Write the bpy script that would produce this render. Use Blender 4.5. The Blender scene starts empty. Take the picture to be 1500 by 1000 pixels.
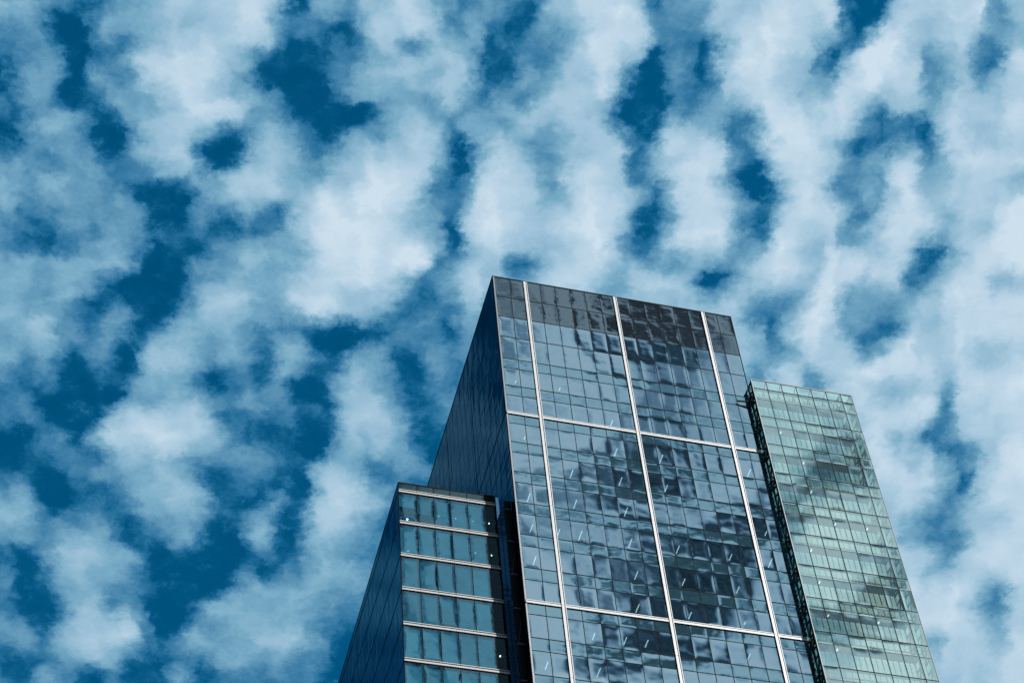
import bpy, math, random
import numpy as np
from mathutils import Matrix, Vector

random.seed(7)
rng = np.random.default_rng(7)
sc = bpy.context.scene
COL = sc.collection

# ------------------------------------------------------------------ camera
# world axes: X runs right along the tower's glass front, Y runs into the
# tower, Z is up; the pavement is z = 0 and the tower roof z = TOP.
TOP = 161.5
cam_d = bpy.data.cameras.new('camera')
cam = bpy.data.objects.new('camera', cam_d)
COL.objects.link(cam)
sc.camera = cam
YAW, PITCH, ROLL = 0.33824, 0.90637, -0.107378
fw = Vector((math.sin(YAW) * math.cos(PITCH), math.cos(YAW) * math.cos(PITCH), math.sin(PITCH)))
r0 = Vector((math.cos(YAW), -math.sin(YAW), 0.0))
u0 = r0.cross(fw)
rt = math.cos(ROLL) * r0 + math.sin(ROLL) * u0
up = -math.sin(ROLL) * r0 + math.cos(ROLL) * u0
M = Matrix.Identity(4)
for i in range(3):
    M[i][0], M[i][1], M[i][2] = rt[i], up[i], -fw[i]
M.translation = Vector((-37.6876, -110.8085, TOP - 159.868))
cam.matrix_world = M
cam_d.sensor_width = 36.0
cam_d.sensor_fit = 'HORIZONTAL'
cam_d.lens = 36.0 * 3026.93 / 1500.0
cam_d.clip_start = 0.3
cam_d.clip_end = 20000.0

# ------------------------------------------------------------------ exposure
sc.view_settings.view_transform = 'Standard'
sc.view_settings.look = 'None'
sc.view_settings.exposure = 0.0
sc.view_settings.gamma = 1.0
sc.view_settings.use_curve_mapping = False
sc.cycles.use_denoising = False
sc.cycles.max_bounces = 14
sc.cycles.transparent_max_bounces = 24
sc.cycles.glossy_bounces = 5
sc.cycles.caustics_reflective = False
sc.cycles.caustics_refractive = False

# ------------------------------------------------------------------ sun
SUN_AZ = math.radians(142.0)      # clockwise from +Y: in front of the facade, to the right
SUN_EL = math.radians(42.0)
sd = bpy.data.lights.new('sun', 'SUN')
sd.energy = 4.0
sd.angle = math.radians(0.5)
sd.color = (1.0, 0.965, 0.92)
sun = bpy.data.objects.new('sun', sd)
COL.objects.link(sun)
sv = Vector((math.sin(SUN_AZ) * math.cos(SUN_EL), math.cos(SUN_AZ) * math.cos(SUN_EL), math.sin(SUN_EL)))
sun.rotation_euler = sv.to_track_quat('Z', 'Y').to_euler()

# ------------------------------------------------------------------ sky with an altocumulus deck
# Thickness of the cloud deck, sampled on the deck's own plane (x/z, y/z of
# the direction seen from the ground), far row last, 0 clear .. 99 thick.
DECK_AHEAD = [
    [44, 46, 48, 50, 53, 55, 57, 57, 57, 57, 57, 57, 57, 57, 57, 57, 57, 57, 57, 57, 54, 44, 35, 35, 21, 22, 46, 45, 53, 62, 72, 77, 66, 76, 78, 83, 91, 91, 63, 26, 25, 49, 57, 36, 56, 68, 73, 90, 80, 63, 50, 41, 34, 45, 38, 34, 30, 27, 66, 68, 80, 90, 90, 90, 73, 40, 29, 45, 45, 63, 75, 74, 68, 78, 87, 90, 85, 81, 90, 42, 18, 9, 24, 69, 78, 79, 78, 78, 80, 90, 57, 55, 68, 68, 68, 68, 68, 68, 68, 68],
    [34, 34, 33, 33, 33, 33, 34, 36, 38, 40, 42, 44, 46, 48, 51, 53, 55, 57, 57, 57, 51, 42, 35, 35, 15, 30, 45, 47, 56, 65, 74, 74, 69, 78, 78, 85, 91, 85, 57, 19, 31, 51, 53, 33, 61, 67, 76, 89, 79, 60, 49, 40, 36, 46, 37, 34, 29, 31, 69, 67, 81, 90, 90, 90, 72, 38, 30, 45, 45, 64, 75, 74, 69, 78, 88, 90, 85, 81, 91, 43, 18, 9, 23, 69, 77, 79, 78, 78, 79, 90, 60, 54, 68, 68, 68, 68, 68, 68, 68, 68],
    [24, 26, 29, 31, 33, 34, 34, 34, 34, 34, 34, 34, 34, 33, 33, 33, 33, 34, 39, 48, 40, 23, 17, 21, 23, 43, 47, 50, 58, 67, 77, 72, 71, 78, 78, 87, 91, 79, 49, 11, 37, 53, 50, 37, 66, 67, 79, 87, 76, 58, 48, 39, 37, 45, 35, 34, 28, 35, 69, 67, 83, 90, 90, 89, 70, 35, 31, 45, 46, 65, 76, 73, 69, 78, 88, 90, 85, 81, 91, 44, 18, 9, 21, 68, 77, 79, 78, 78, 78, 89, 63, 52, 68, 68, 68, 68, 68, 68, 68, 68],
    [7, 8, 9, 9, 10, 12, 14, 17, 19, 21, 23, 25, 27, 29, 31, 33, 34, 34, 40, 45, 41, 17, 4, 18, 45, 53, 54, 56, 60, 67, 69, 67, 69, 74, 80, 90, 89, 70, 41, 13, 43, 55, 46, 42, 68, 67, 83, 86, 73, 55, 47, 38, 38, 44, 34, 34, 27, 39, 69, 67, 85, 90, 90, 87, 69, 33, 33, 45, 47, 65, 76, 73, 69, 78, 88, 90, 85, 81, 92, 44, 19, 9, 19, 67, 76, 79, 78, 78, 78, 88, 66, 50, 68, 68, 68, 68, 68, 68, 68, 68],
    [6, 4, 2, 0, 1, 2, 3, 4, 4, 5, 6, 7, 8, 9, 10, 11, 13, 15, 32, 43, 42, 27, 4, 23, 34, 34, 33, 51, 62, 70, 75, 74, 73, 75, 80, 83, 77, 47, 33, 34, 36, 31, 28, 43, 70, 72, 83, 85, 72, 54, 45, 36, 40, 43, 34, 34, 25, 43, 69, 68, 86, 90, 90, 86, 68, 31, 34, 45, 47, 66, 76, 73, 69, 78, 88, 90, 85, 81, 92, 45, 19, 9, 18, 65, 76, 79, 78, 78, 78, 87, 69, 49, 68, 68, 68, 68, 68, 68, 68, 68],
    [25, 24, 23, 21, 19, 17, 15, 13, 11, 9, 7, 5, 3, 1, 0, 1, 2, 10, 41, 45, 41, 24, 3, 33, 36, 44, 61, 77, 76, 82, 86, 84, 79, 76, 72, 63, 51, 37, 20, 18, 23, 14, 20, 40, 65, 79, 73, 79, 72, 50, 33, 42, 45, 38, 26, 22, 30, 46, 63, 67, 87, 90, 90, 85, 67, 29, 35, 45, 48, 67, 76, 73, 69, 78, 88, 90, 85, 81, 92, 46, 20, 9, 16, 63, 76, 79, 78, 78, 78, 87, 72, 47, 67, 68, 68, 68, 68, 68, 68, 68],
    [34, 35, 34, 33, 32, 31, 30, 29, 28, 27, 26, 25, 24, 22, 20, 18, 16, 25, 41, 46, 31, 13, 13, 45, 46, 37, 54, 82, 87, 89, 90, 86, 77, 65, 64, 45, 21, 23, 14, 13, 19, 26, 27, 43, 59, 70, 57, 38, 53, 63, 53, 54, 36, 23, 18, 21, 38, 44, 48, 59, 77, 87, 90, 89, 81, 42, 41, 43, 45, 64, 75, 72, 70, 79, 88, 90, 85, 81, 92, 47, 20, 9, 14, 61, 75, 79, 78, 78, 78, 86, 75, 45, 65, 68, 68, 68, 68, 68, 68, 68],
    [2, 5, 8, 11, 14, 17, 20, 23, 26, 29, 32, 35, 35, 34, 33, 32, 31, 28, 39, 46, 23, 9, 14, 30, 46, 43, 54, 68, 79, 90, 90, 84, 72, 56, 47, 23, 11, 11, 3, 9, 23, 35, 35, 53, 58, 62, 68, 68, 67, 72, 70, 56, 28, 15, 19, 34, 34, 41, 50, 63, 90, 90, 90, 88, 80, 44, 40, 36, 34, 50, 63, 73, 81, 88, 89, 90, 82, 75, 87, 47, 20, 11, 16, 59, 75, 79, 78, 78, 78, 85, 78, 44, 63, 68, 68, 68, 68, 68, 68, 68],
    [0, 0, 0, 0, 0, 0, 0, 0, 0, 0, 0, 3, 6, 9, 12, 15, 19, 26, 47, 58, 54, 36, 25, 29, 42, 54, 55, 62, 73, 86, 90, 84, 75, 66, 56, 37, 25, 13, 1, 10, 23, 34, 42, 56, 64, 67, 68, 67, 59, 66, 70, 59, 31, 18, 26, 39, 35, 42, 56, 74, 91, 90, 86, 77, 61, 26, 34, 31, 23, 21, 48, 75, 91, 97, 96, 92, 83, 70, 69, 41, 22, 21, 46, 81, 83, 75, 71, 78, 78, 82, 78, 43, 62, 68, 68, 68, 68, 68, 68, 68],
    [32, 28, 24, 20, 17, 13, 9, 5, 1, 0, 0, 0, 0, 0, 0, 0, 14, 40, 51, 56, 52, 41, 23, 17, 29, 46, 57, 65, 74, 80, 86, 87, 83, 75, 63, 44, 34, 19, 6, 7, 16, 27, 40, 52, 56, 57, 57, 59, 64, 72, 66, 51, 28, 29, 41, 52, 45, 54, 62, 72, 83, 90, 70, 50, 32, 10, 37, 40, 30, 23, 58, 80, 91, 93, 94, 84, 78, 68, 40, 28, 34, 55, 87, 89, 79, 69, 68, 77, 79, 75, 67, 45, 60, 68, 68, 68, 68, 68, 68, 68],
    [52, 51, 51, 50, 49, 48, 47, 45, 41, 37, 33, 30, 26, 22, 18, 14, 32, 42, 35, 44, 46, 40, 27, 10, 26, 47, 64, 71, 77, 71, 62, 55, 40, 39, 46, 52, 42, 33, 19, 8, 10, 7, 7, 17, 45, 54, 56, 52, 46, 59, 56, 42, 29, 44, 39, 37, 47, 64, 73, 77, 81, 92, 58, 27, 9, 11, 38, 33, 22, 24, 60, 82, 90, 89, 85, 73, 65, 58, 24, 38, 65, 89, 98, 92, 78, 63, 56, 68, 75, 65, 41, 42, 59, 68, 68, 68, 68, 68, 68, 68],
    [57, 57, 57, 57, 57, 57, 56, 55, 55, 54, 53, 52, 51, 50, 49, 48, 46, 38, 37, 45, 45, 43, 32, 19, 32, 52, 68, 76, 79, 54, 35, 22, 14, 28, 49, 62, 56, 48, 33, 20, 15, 31, 39, 42, 46, 62, 68, 62, 47, 40, 52, 53, 48, 56, 56, 59, 67, 76, 78, 76, 72, 72, 43, 21, 9, 12, 30, 27, 24, 33, 63, 78, 87, 89, 83, 73, 64, 54, 44, 66, 81, 92, 99, 93, 85, 69, 43, 50, 61, 58, 31, 22, 60, 87, 85, 83, 81, 79, 77, 75],
    [55, 56, 57, 57, 57, 57, 57, 57, 57, 57, 57, 57, 57, 57, 57, 53, 45, 44, 50, 51, 45, 46, 34, 29, 35, 42, 52, 61, 68, 57, 26, 10, 14, 37, 59, 69, 65, 49, 31, 28, 38, 54, 54, 53, 55, 67, 77, 74, 59, 32, 47, 56, 53, 45, 62, 67, 67, 65, 72, 73, 65, 48, 19, 5, 4, 14, 40, 35, 37, 49, 60, 59, 71, 88, 90, 83, 74, 66, 64, 80, 89, 90, 88, 82, 84, 78, 44, 46, 56, 62, 42, 55, 69, 83, 84, 86, 87, 88, 89, 90],
    [45, 46, 47, 48, 49, 50, 51, 51, 52, 53, 54, 55, 56, 57, 57, 45, 39, 46, 55, 51, 45, 45, 39, 35, 33, 34, 54, 46, 43, 48, 35, 37, 46, 60, 69, 69, 64, 55, 46, 56, 64, 66, 70, 73, 73, 72, 78, 73, 55, 30, 21, 50, 70, 70, 60, 51, 51, 57, 66, 73, 75, 66, 38, 12, 8, 27, 66, 60, 54, 55, 48, 35, 47, 79, 89, 90, 84, 77, 84, 88, 85, 75, 60, 66, 71, 72, 47, 60, 72, 76, 63, 65, 72, 79, 79, 79, 79, 79, 79, 79],
    [35, 36, 37, 38, 39, 40, 41, 42, 43, 44, 45, 46, 46, 47, 48, 37, 36, 41, 47, 46, 45, 45, 46, 37, 22, 11, 12, 17, 24, 37, 51, 65, 73, 78, 78, 71, 62, 53, 43, 61, 67, 71, 84, 91, 88, 81, 79, 70, 46, 18, 10, 51, 73, 78, 69, 49, 45, 55, 67, 68, 73, 75, 56, 28, 29, 53, 84, 78, 72, 63, 40, 25, 39, 71, 89, 95, 93, 85, 83, 85, 75, 55, 34, 50, 64, 65, 57, 63, 72, 79, 75, 73, 77, 83, 82, 81, 80, 79, 78, 78],
    [42, 41, 40, 39, 38, 37, 36, 35, 34, 34, 35, 36, 37, 37, 35, 27, 29, 32, 37, 46, 44, 45, 46, 45, 34, 15, 2, 10, 26, 39, 52, 60, 66, 67, 68, 68, 60, 61, 69, 79, 74, 79, 94, 98, 94, 86, 76, 51, 32, 25, 36, 73, 83, 83, 79, 64, 50, 50, 68, 76, 78, 76, 66, 32, 41, 68, 86, 84, 86, 86, 61, 32, 31, 53, 79, 93, 95, 88, 80, 68, 55, 38, 33, 33, 29, 25, 27, 57, 77, 78, 74, 76, 82, 90, 90, 90, 90, 89, 88, 87],
    [51, 50, 50, 49, 48, 47, 46, 45, 44, 43, 42, 41, 40, 39, 32, 24, 22, 29, 38, 43, 34, 42, 46, 44, 36, 12, 6, 19, 40, 37, 31, 34, 54, 52, 43, 34, 57, 75, 87, 94, 84, 89, 99, 98, 93, 85, 73, 46, 34, 37, 57, 87, 91, 86, 77, 69, 53, 55, 79, 86, 83, 73, 59, 29, 42, 68, 79, 87, 91, 89, 80, 45, 28, 37, 76, 89, 93, 88, 80, 52, 30, 22, 31, 45, 52, 45, 17, 45, 76, 79, 69, 72, 80, 89, 90, 90, 90, 90, 90, 90],
    [57, 57, 57, 57, 57, 56, 55, 54, 53, 52, 51, 51, 50, 49, 41, 31, 22, 21, 31, 38, 44, 52, 48, 40, 27, 5, 14, 26, 32, 25, 16, 16, 29, 29, 32, 41, 71, 84, 94, 98, 91, 95, 95, 89, 82, 70, 57, 44, 30, 44, 68, 91, 90, 85, 76, 68, 50, 57, 80, 89, 87, 78, 62, 37, 39, 59, 80, 88, 90, 83, 62, 35, 20, 25, 71, 83, 88, 88, 79, 65, 47, 33, 48, 63, 72, 69, 35, 45, 71, 82, 73, 73, 78, 78, 79, 80, 81, 82, 83, 84],
    [56, 56, 56, 56, 56, 56, 57, 57, 57, 57, 57, 57, 57, 57, 57, 47, 46, 49, 49, 51, 54, 57, 49, 31, 15, 1, 17, 17, 19, 41, 37, 38, 42, 39, 44, 55, 72, 87, 95, 99, 98, 99, 94, 87, 78, 62, 53, 45, 23, 51, 77, 91, 90, 84, 75, 66, 61, 70, 87, 93, 91, 85, 74, 56, 33, 41, 81, 88, 90, 83, 62, 40, 20, 18, 56, 75, 84, 87, 71, 48, 38, 41, 47, 69, 86, 85, 57, 56, 71, 88, 91, 89, 88, 87, 86, 85, 84, 83, 82, 81],
    [56, 56, 56, 56, 56, 56, 56, 56, 56, 56, 56, 56, 56, 57, 55, 46, 53, 57, 57, 54, 50, 46, 41, 19, 6, 3, 12, 30, 36, 39, 44, 55, 60, 57, 56, 50, 54, 88, 96, 95, 92, 98, 93, 87, 82, 71, 61, 47, 20, 62, 85, 91, 90, 83, 77, 73, 72, 81, 93, 99, 93, 80, 59, 26, 15, 29, 66, 86, 90, 85, 72, 51, 29, 15, 31, 72, 90, 88, 70, 46, 38, 51, 49, 67, 89, 93, 66, 60, 69, 78, 80, 81, 81, 72, 72, 75, 78, 81, 83, 86],
    [64, 63, 62, 61, 60, 59, 58, 57, 56, 56, 56, 56, 56, 56, 51, 46, 55, 55, 50, 41, 27, 16, 10, 2, 1, 4, 14, 35, 43, 45, 49, 61, 62, 56, 56, 55, 63, 82, 90, 94, 95, 99, 92, 90, 91, 92, 68, 43, 23, 60, 77, 83, 84, 76, 74, 74, 75, 83, 91, 98, 92, 79, 56, 22, 23, 42, 71, 87, 90, 88, 80, 53, 32, 25, 41, 75, 91, 89, 82, 62, 46, 48, 54, 67, 83, 97, 69, 63, 77, 78, 78, 78, 78, 70, 65, 62, 59, 56, 53, 56],
    [58, 60, 62, 64, 66, 67, 68, 67, 66, 65, 64, 63, 61, 57, 51, 50, 54, 46, 33, 22, 22, 14, 10, 7, 1, 6, 19, 38, 54, 60, 58, 56, 56, 56, 56, 62, 71, 79, 83, 92, 96, 96, 89, 89, 91, 92, 42, 32, 42, 65, 75, 73, 64, 55, 60, 66, 67, 74, 83, 91, 91, 68, 45, 26, 34, 56, 82, 87, 90, 91, 89, 54, 26, 24, 66, 83, 88, 85, 87, 73, 54, 33, 49, 71, 90, 92, 80, 68, 65, 76, 78, 79, 81, 88, 91, 90, 89, 86, 83, 80],
    [46, 45, 44, 45, 47, 49, 51, 52, 54, 56, 58, 60, 60, 57, 58, 50, 42, 35, 25, 30, 36, 26, 16, 8, 1, 15, 31, 51, 67, 75, 74, 65, 58, 56, 61, 78, 81, 82, 81, 85, 88, 87, 80, 74, 61, 48, 38, 43, 57, 73, 78, 65, 41, 23, 40, 62, 77, 77, 84, 89, 85, 66, 49, 40, 45, 60, 77, 79, 87, 88, 79, 45, 36, 46, 83, 89, 84, 75, 78, 60, 42, 42, 65, 81, 91, 91, 84, 72, 55, 72, 77, 78, 88, 95, 98, 98, 97, 96, 95, 95],
    [57, 56, 54, 53, 52, 51, 50, 49, 48, 47, 46, 45, 52, 61, 66, 42, 39, 39, 29, 40, 43, 34, 18, 10, 14, 43, 52, 60, 69, 71, 67, 59, 51, 51, 62, 84, 89, 90, 85, 69, 70, 71, 70, 57, 40, 29, 40, 49, 63, 78, 79, 67, 52, 40, 62, 75, 79, 84, 85, 83, 76, 68, 63, 58, 56, 50, 50, 60, 65, 64, 58, 46, 54, 70, 90, 91, 81, 67, 76, 76, 68, 60, 67, 80, 90, 87, 75, 64, 55, 71, 73, 69, 85, 95, 99, 99, 99, 99, 99, 99],
    [49, 50, 51, 52, 53, 54, 55, 55, 56, 57, 56, 54, 48, 56, 56, 40, 36, 38, 39, 43, 37, 30, 22, 36, 46, 55, 56, 55, 57, 62, 56, 48, 42, 44, 49, 61, 80, 76, 72, 68, 69, 62, 53, 37, 29, 27, 34, 41, 56, 69, 70, 62, 60, 67, 75, 79, 79, 83, 78, 71, 65, 58, 66, 77, 75, 71, 63, 56, 39, 37, 42, 53, 68, 82, 91, 91, 81, 68, 83, 86, 84, 79, 73, 77, 87, 77, 52, 36, 54, 70, 81, 84, 92, 97, 99, 99, 99, 99, 99, 99],
    [41, 42, 42, 43, 44, 45, 46, 47, 48, 49, 50, 43, 34, 49, 46, 35, 21, 35, 42, 34, 18, 31, 51, 60, 62, 61, 57, 48, 49, 55, 47, 38, 36, 44, 39, 34, 31, 29, 32, 39, 46, 43, 35, 23, 31, 34, 34, 35, 49, 58, 53, 51, 60, 75, 76, 76, 75, 67, 59, 52, 47, 53, 63, 72, 73, 74, 71, 59, 27, 24, 38, 53, 63, 73, 82, 83, 76, 68, 89, 92, 89, 85, 82, 79, 78, 54, 30, 18, 43, 66, 82, 90, 94, 97, 99, 99, 99, 99, 99, 99],
    [34, 34, 34, 35, 36, 37, 37, 38, 39, 40, 41, 30, 27, 42, 29, 18, 13, 24, 27, 22, 10, 40, 62, 69, 66, 62, 54, 45, 52, 54, 46, 30, 36, 53, 49, 34, 16, 5, 7, 10, 14, 19, 27, 33, 34, 34, 32, 26, 43, 49, 44, 44, 55, 68, 67, 67, 68, 67, 65, 62, 58, 61, 64, 67, 67, 67, 67, 67, 50, 52, 64, 65, 57, 54, 60, 62, 67, 72, 93, 91, 82, 68, 75, 80, 79, 41, 29, 32, 55, 72, 84, 90, 85, 89, 98, 99, 99, 99, 99, 99],
    [34, 34, 34, 34, 34, 34, 34, 34, 34, 34, 33, 25, 23, 25, 24, 11, 7, 16, 17, 19, 23, 50, 62, 64, 57, 57, 50, 35, 45, 44, 36, 24, 41, 57, 55, 40, 26, 12, 28, 37, 41, 41, 32, 28, 34, 38, 35, 26, 40, 45, 45, 44, 57, 68, 67, 67, 67, 67, 67, 67, 67, 67, 67, 67, 67, 67, 67, 67, 63, 68, 73, 63, 49, 39, 40, 44, 58, 81, 95, 73, 51, 58, 57, 58, 61, 44, 41, 54, 76, 86, 90, 90, 69, 61, 72, 75, 77, 80, 83, 85],
    [35, 35, 35, 35, 35, 35, 35, 35, 34, 34, 34, 32, 19, 13, 9, 2, 6, 11, 10, 26, 41, 57, 57, 57, 54, 43, 29, 21, 32, 35, 30, 21, 45, 51, 43, 28, 22, 25, 48, 52, 51, 46, 30, 23, 28, 42, 41, 35, 44, 46, 45, 44, 59, 68, 67, 67, 67, 67, 67, 67, 67, 67, 67, 67, 67, 67, 67, 67, 67, 71, 73, 61, 45, 34, 32, 48, 68, 89, 92, 73, 51, 55, 46, 41, 44, 54, 61, 69, 85, 90, 90, 90, 83, 76, 78, 76, 74, 73, 71, 69],
    [28, 30, 31, 33, 35, 35, 35, 35, 35, 35, 35, 31, 18, 8, 3, 2, 8, 11, 13, 37, 44, 48, 54, 60, 58, 44, 29, 21, 25, 33, 30, 25, 43, 31, 17, 14, 28, 42, 57, 57, 53, 44, 27, 17, 16, 41, 40, 34, 37, 38, 38, 39, 60, 68, 67, 67, 67, 67, 67, 67, 67, 67, 67, 67, 67, 67, 67, 67, 67, 67, 67, 68, 60, 47, 32, 60, 79, 91, 87, 69, 51, 53, 41, 34, 43, 59, 67, 67, 77, 86, 90, 90, 90, 90, 90, 90, 90, 90, 89, 87],
    [11, 13, 14, 16, 18, 20, 22, 23, 25, 27, 27, 26, 22, 15, 11, 10, 10, 31, 50, 66, 63, 62, 65, 69, 67, 58, 48, 40, 36, 44, 42, 39, 39, 25, 14, 11, 33, 50, 59, 58, 51, 41, 25, 21, 24, 38, 36, 34, 34, 34, 33, 36, 61, 68, 67, 67, 67, 67, 67, 67, 67, 67, 67, 67, 67, 67, 67, 67, 67, 67, 67, 68, 61, 49, 31, 54, 75, 87, 81, 65, 45, 44, 32, 26, 42, 63, 72, 66, 74, 82, 90, 90, 90, 89, 89, 89, 89, 90, 90, 90],
    [3, 4, 5, 6, 7, 7, 8, 9, 10, 8, 1, 16, 26, 29, 10, 19, 39, 61, 73, 81, 82, 81, 80, 79, 79, 68, 45, 31, 30, 39, 36, 36, 34, 28, 18, 14, 30, 53, 68, 66, 58, 46, 29, 20, 23, 35, 37, 36, 34, 34, 33, 39, 64, 68, 67, 67, 63, 60, 57, 62, 65, 67, 68, 67, 67, 67, 67, 67, 67, 67, 67, 68, 55, 47, 40, 45, 58, 79, 79, 77, 67, 41, 35, 40, 63, 75, 80, 70, 74, 81, 90, 90, 90, 90, 90, 90, 90, 90, 90, 90],
    [9, 8, 6, 4, 3, 1, 0, 1, 2, 10, 19, 28, 33, 31, 15, 33, 58, 77, 79, 83, 90, 89, 85, 79, 80, 70, 53, 31, 28, 29, 23, 29, 35, 35, 20, 17, 33, 57, 71, 74, 65, 52, 35, 18, 21, 35, 45, 40, 34, 34, 33, 44, 73, 74, 73, 72, 60, 52, 46, 53, 60, 68, 75, 76, 75, 75, 70, 67, 67, 67, 67, 68, 45, 43, 66, 72, 71, 71, 77, 79, 77, 61, 56, 62, 86, 91, 88, 79, 78, 79, 81, 76, 75, 77, 82, 85, 86, 87, 88, 88],
    [24, 23, 22, 20, 18, 17, 15, 13, 12, 19, 25, 29, 32, 34, 33, 24, 41, 62, 69, 73, 77, 84, 82, 77, 73, 67, 56, 35, 26, 22, 22, 24, 23, 18, 8, 17, 37, 62, 73, 76, 70, 57, 41, 24, 22, 28, 37, 36, 34, 34, 33, 45, 71, 75, 77, 77, 61, 59, 64, 70, 77, 81, 79, 79, 77, 69, 69, 67, 67, 67, 67, 68, 50, 52, 76, 78, 68, 52, 69, 77, 80, 89, 91, 91, 90, 91, 90, 87, 77, 75, 83, 72, 66, 68, 75, 79, 78, 78, 79, 80],
    [31, 31, 30, 29, 28, 27, 27, 26, 26, 26, 16, 15, 24, 31, 36, 38, 45, 54, 62, 63, 68, 76, 75, 67, 55, 49, 47, 43, 40, 34, 28, 24, 17, 9, 1, 20, 43, 65, 68, 69, 69, 54, 36, 15, 20, 27, 35, 34, 34, 34, 33, 38, 46, 56, 60, 62, 64, 68, 75, 82, 85, 85, 80, 77, 69, 46, 58, 68, 67, 67, 67, 67, 63, 66, 80, 80, 65, 38, 58, 71, 79, 88, 82, 73, 75, 77, 80, 85, 72, 66, 87, 78, 69, 76, 83, 87, 87, 86, 85, 84],
    [44, 42, 41, 39, 37, 36, 34, 33, 37, 38, 16, 9, 13, 26, 33, 38, 42, 49, 55, 55, 62, 64, 51, 38, 30, 30, 32, 36, 42, 40, 33, 23, 16, 8, 0, 30, 49, 60, 60, 61, 61, 50, 35, 17, 19, 26, 34, 34, 34, 34, 33, 52, 66, 52, 47, 48, 57, 72, 83, 89, 83, 78, 79, 67, 50, 27, 42, 60, 72, 75, 74, 71, 70, 75, 79, 80, 78, 71, 74, 76, 79, 87, 82, 70, 67, 67, 70, 78, 61, 50, 83, 88, 84, 85, 90, 95, 94, 93, 92, 92],
    [57, 57, 56, 55, 53, 51, 50, 48, 51, 40, 15, 5, 8, 23, 23, 26, 35, 43, 51, 57, 65, 64, 55, 41, 28, 21, 22, 27, 35, 44, 36, 23, 21, 30, 41, 54, 57, 55, 53, 50, 49, 47, 40, 30, 14, 18, 27, 33, 34, 34, 33, 61, 72, 45, 35, 34, 43, 72, 90, 90, 82, 75, 71, 65, 55, 38, 42, 58, 81, 88, 87, 79, 50, 47, 62, 69, 72, 73, 74, 74, 75, 84, 85, 78, 69, 71, 78, 86, 64, 40, 79, 88, 85, 89, 93, 97, 98, 98, 99, 98],
    [57, 57, 57, 57, 57, 57, 57, 58, 58, 40, 18, 3, 12, 25, 30, 28, 29, 38, 49, 58, 64, 67, 66, 59, 37, 22, 22, 24, 26, 30, 22, 16, 16, 42, 62, 71, 64, 55, 45, 31, 30, 45, 44, 38, 25, 22, 26, 34, 34, 34, 33, 63, 67, 34, 26, 35, 61, 80, 92, 94, 87, 78, 70, 69, 69, 69, 59, 67, 90, 90, 81, 63, 42, 36, 46, 58, 67, 70, 67, 66, 67, 76, 83, 87, 84, 84, 86, 86, 64, 34, 73, 85, 79, 86, 89, 90, 91, 91, 92, 93],
    [52, 53, 54, 55, 56, 56, 57, 57, 56, 38, 31, 29, 28, 33, 38, 29, 26, 30, 48, 56, 58, 66, 64, 56, 38, 27, 22, 18, 21, 26, 21, 14, 12, 44, 66, 79, 77, 66, 52, 40, 36, 40, 38, 37, 34, 27, 28, 34, 34, 33, 34, 55, 46, 18, 20, 38, 69, 84, 94, 99, 93, 85, 78, 78, 77, 75, 54, 65, 95, 88, 73, 50, 40, 34, 34, 49, 65, 78, 70, 67, 67, 75, 83, 90, 84, 83, 85, 75, 59, 32, 65, 80, 78, 80, 84, 89, 89, 89, 89, 89],
    [44, 46, 47, 47, 48, 49, 50, 51, 47, 35, 41, 45, 39, 43, 44, 35, 20, 19, 37, 45, 50, 55, 54, 47, 33, 25, 20, 16, 25, 37, 43, 24, 20, 57, 73, 80, 80, 70, 58, 48, 39, 32, 24, 28, 34, 33, 33, 34, 34, 33, 38, 61, 42, 13, 24, 45, 71, 85, 94, 98, 92, 82, 71, 72, 75, 78, 64, 72, 98, 83, 65, 42, 43, 42, 42, 58, 67, 73, 61, 61, 67, 77, 84, 90, 74, 66, 69, 42, 35, 40, 61, 75, 79, 78, 81, 89, 89, 89, 89, 89],
    [29, 31, 32, 34, 36, 37, 39, 39, 37, 35, 43, 50, 54, 54, 49, 38, 17, 17, 30, 38, 45, 48, 46, 37, 22, 15, 23, 40, 47, 41, 26, 20, 32, 68, 76, 79, 78, 72, 62, 46, 38, 33, 31, 32, 34, 34, 34, 34, 34, 33, 43, 76, 50, 26, 47, 64, 79, 88, 92, 93, 87, 73, 60, 65, 72, 80, 88, 92, 96, 76, 69, 66, 64, 60, 55, 61, 62, 60, 46, 49, 68, 83, 90, 90, 74, 66, 67, 53, 40, 39, 50, 63, 74, 77, 81, 88, 89, 89, 89, 89],
    [26, 26, 25, 24, 23, 22, 20, 15, 28, 40, 53, 60, 63, 62, 54, 42, 21, 20, 25, 33, 48, 55, 48, 29, 13, 6, 24, 45, 57, 35, 11, 19, 42, 70, 78, 76, 69, 63, 51, 38, 35, 34, 34, 34, 34, 34, 34, 34, 34, 33, 46, 79, 60, 40, 38, 57, 74, 85, 89, 88, 80, 60, 47, 63, 72, 80, 88, 92, 91, 72, 73, 83, 82, 77, 68, 60, 48, 35, 21, 30, 59, 71, 82, 90, 81, 73, 70, 70, 61, 36, 32, 40, 56, 70, 81, 93, 95, 94, 93, 92],
    [35, 34, 33, 32, 31, 30, 18, 15, 31, 46, 59, 67, 68, 66, 59, 55, 48, 28, 17, 14, 33, 37, 31, 16, 5, 0, 21, 41, 59, 29, 13, 20, 44, 64, 72, 64, 56, 53, 43, 33, 34, 34, 34, 34, 34, 34, 34, 34, 34, 33, 50, 81, 68, 47, 20, 43, 62, 78, 86, 88, 80, 59, 47, 64, 73, 80, 85, 87, 85, 70, 76, 90, 90, 85, 76, 62, 50, 38, 32, 36, 55, 63, 73, 88, 90, 87, 78, 77, 72, 53, 39, 37, 56, 71, 84, 95, 99, 99, 99, 99],
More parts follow.
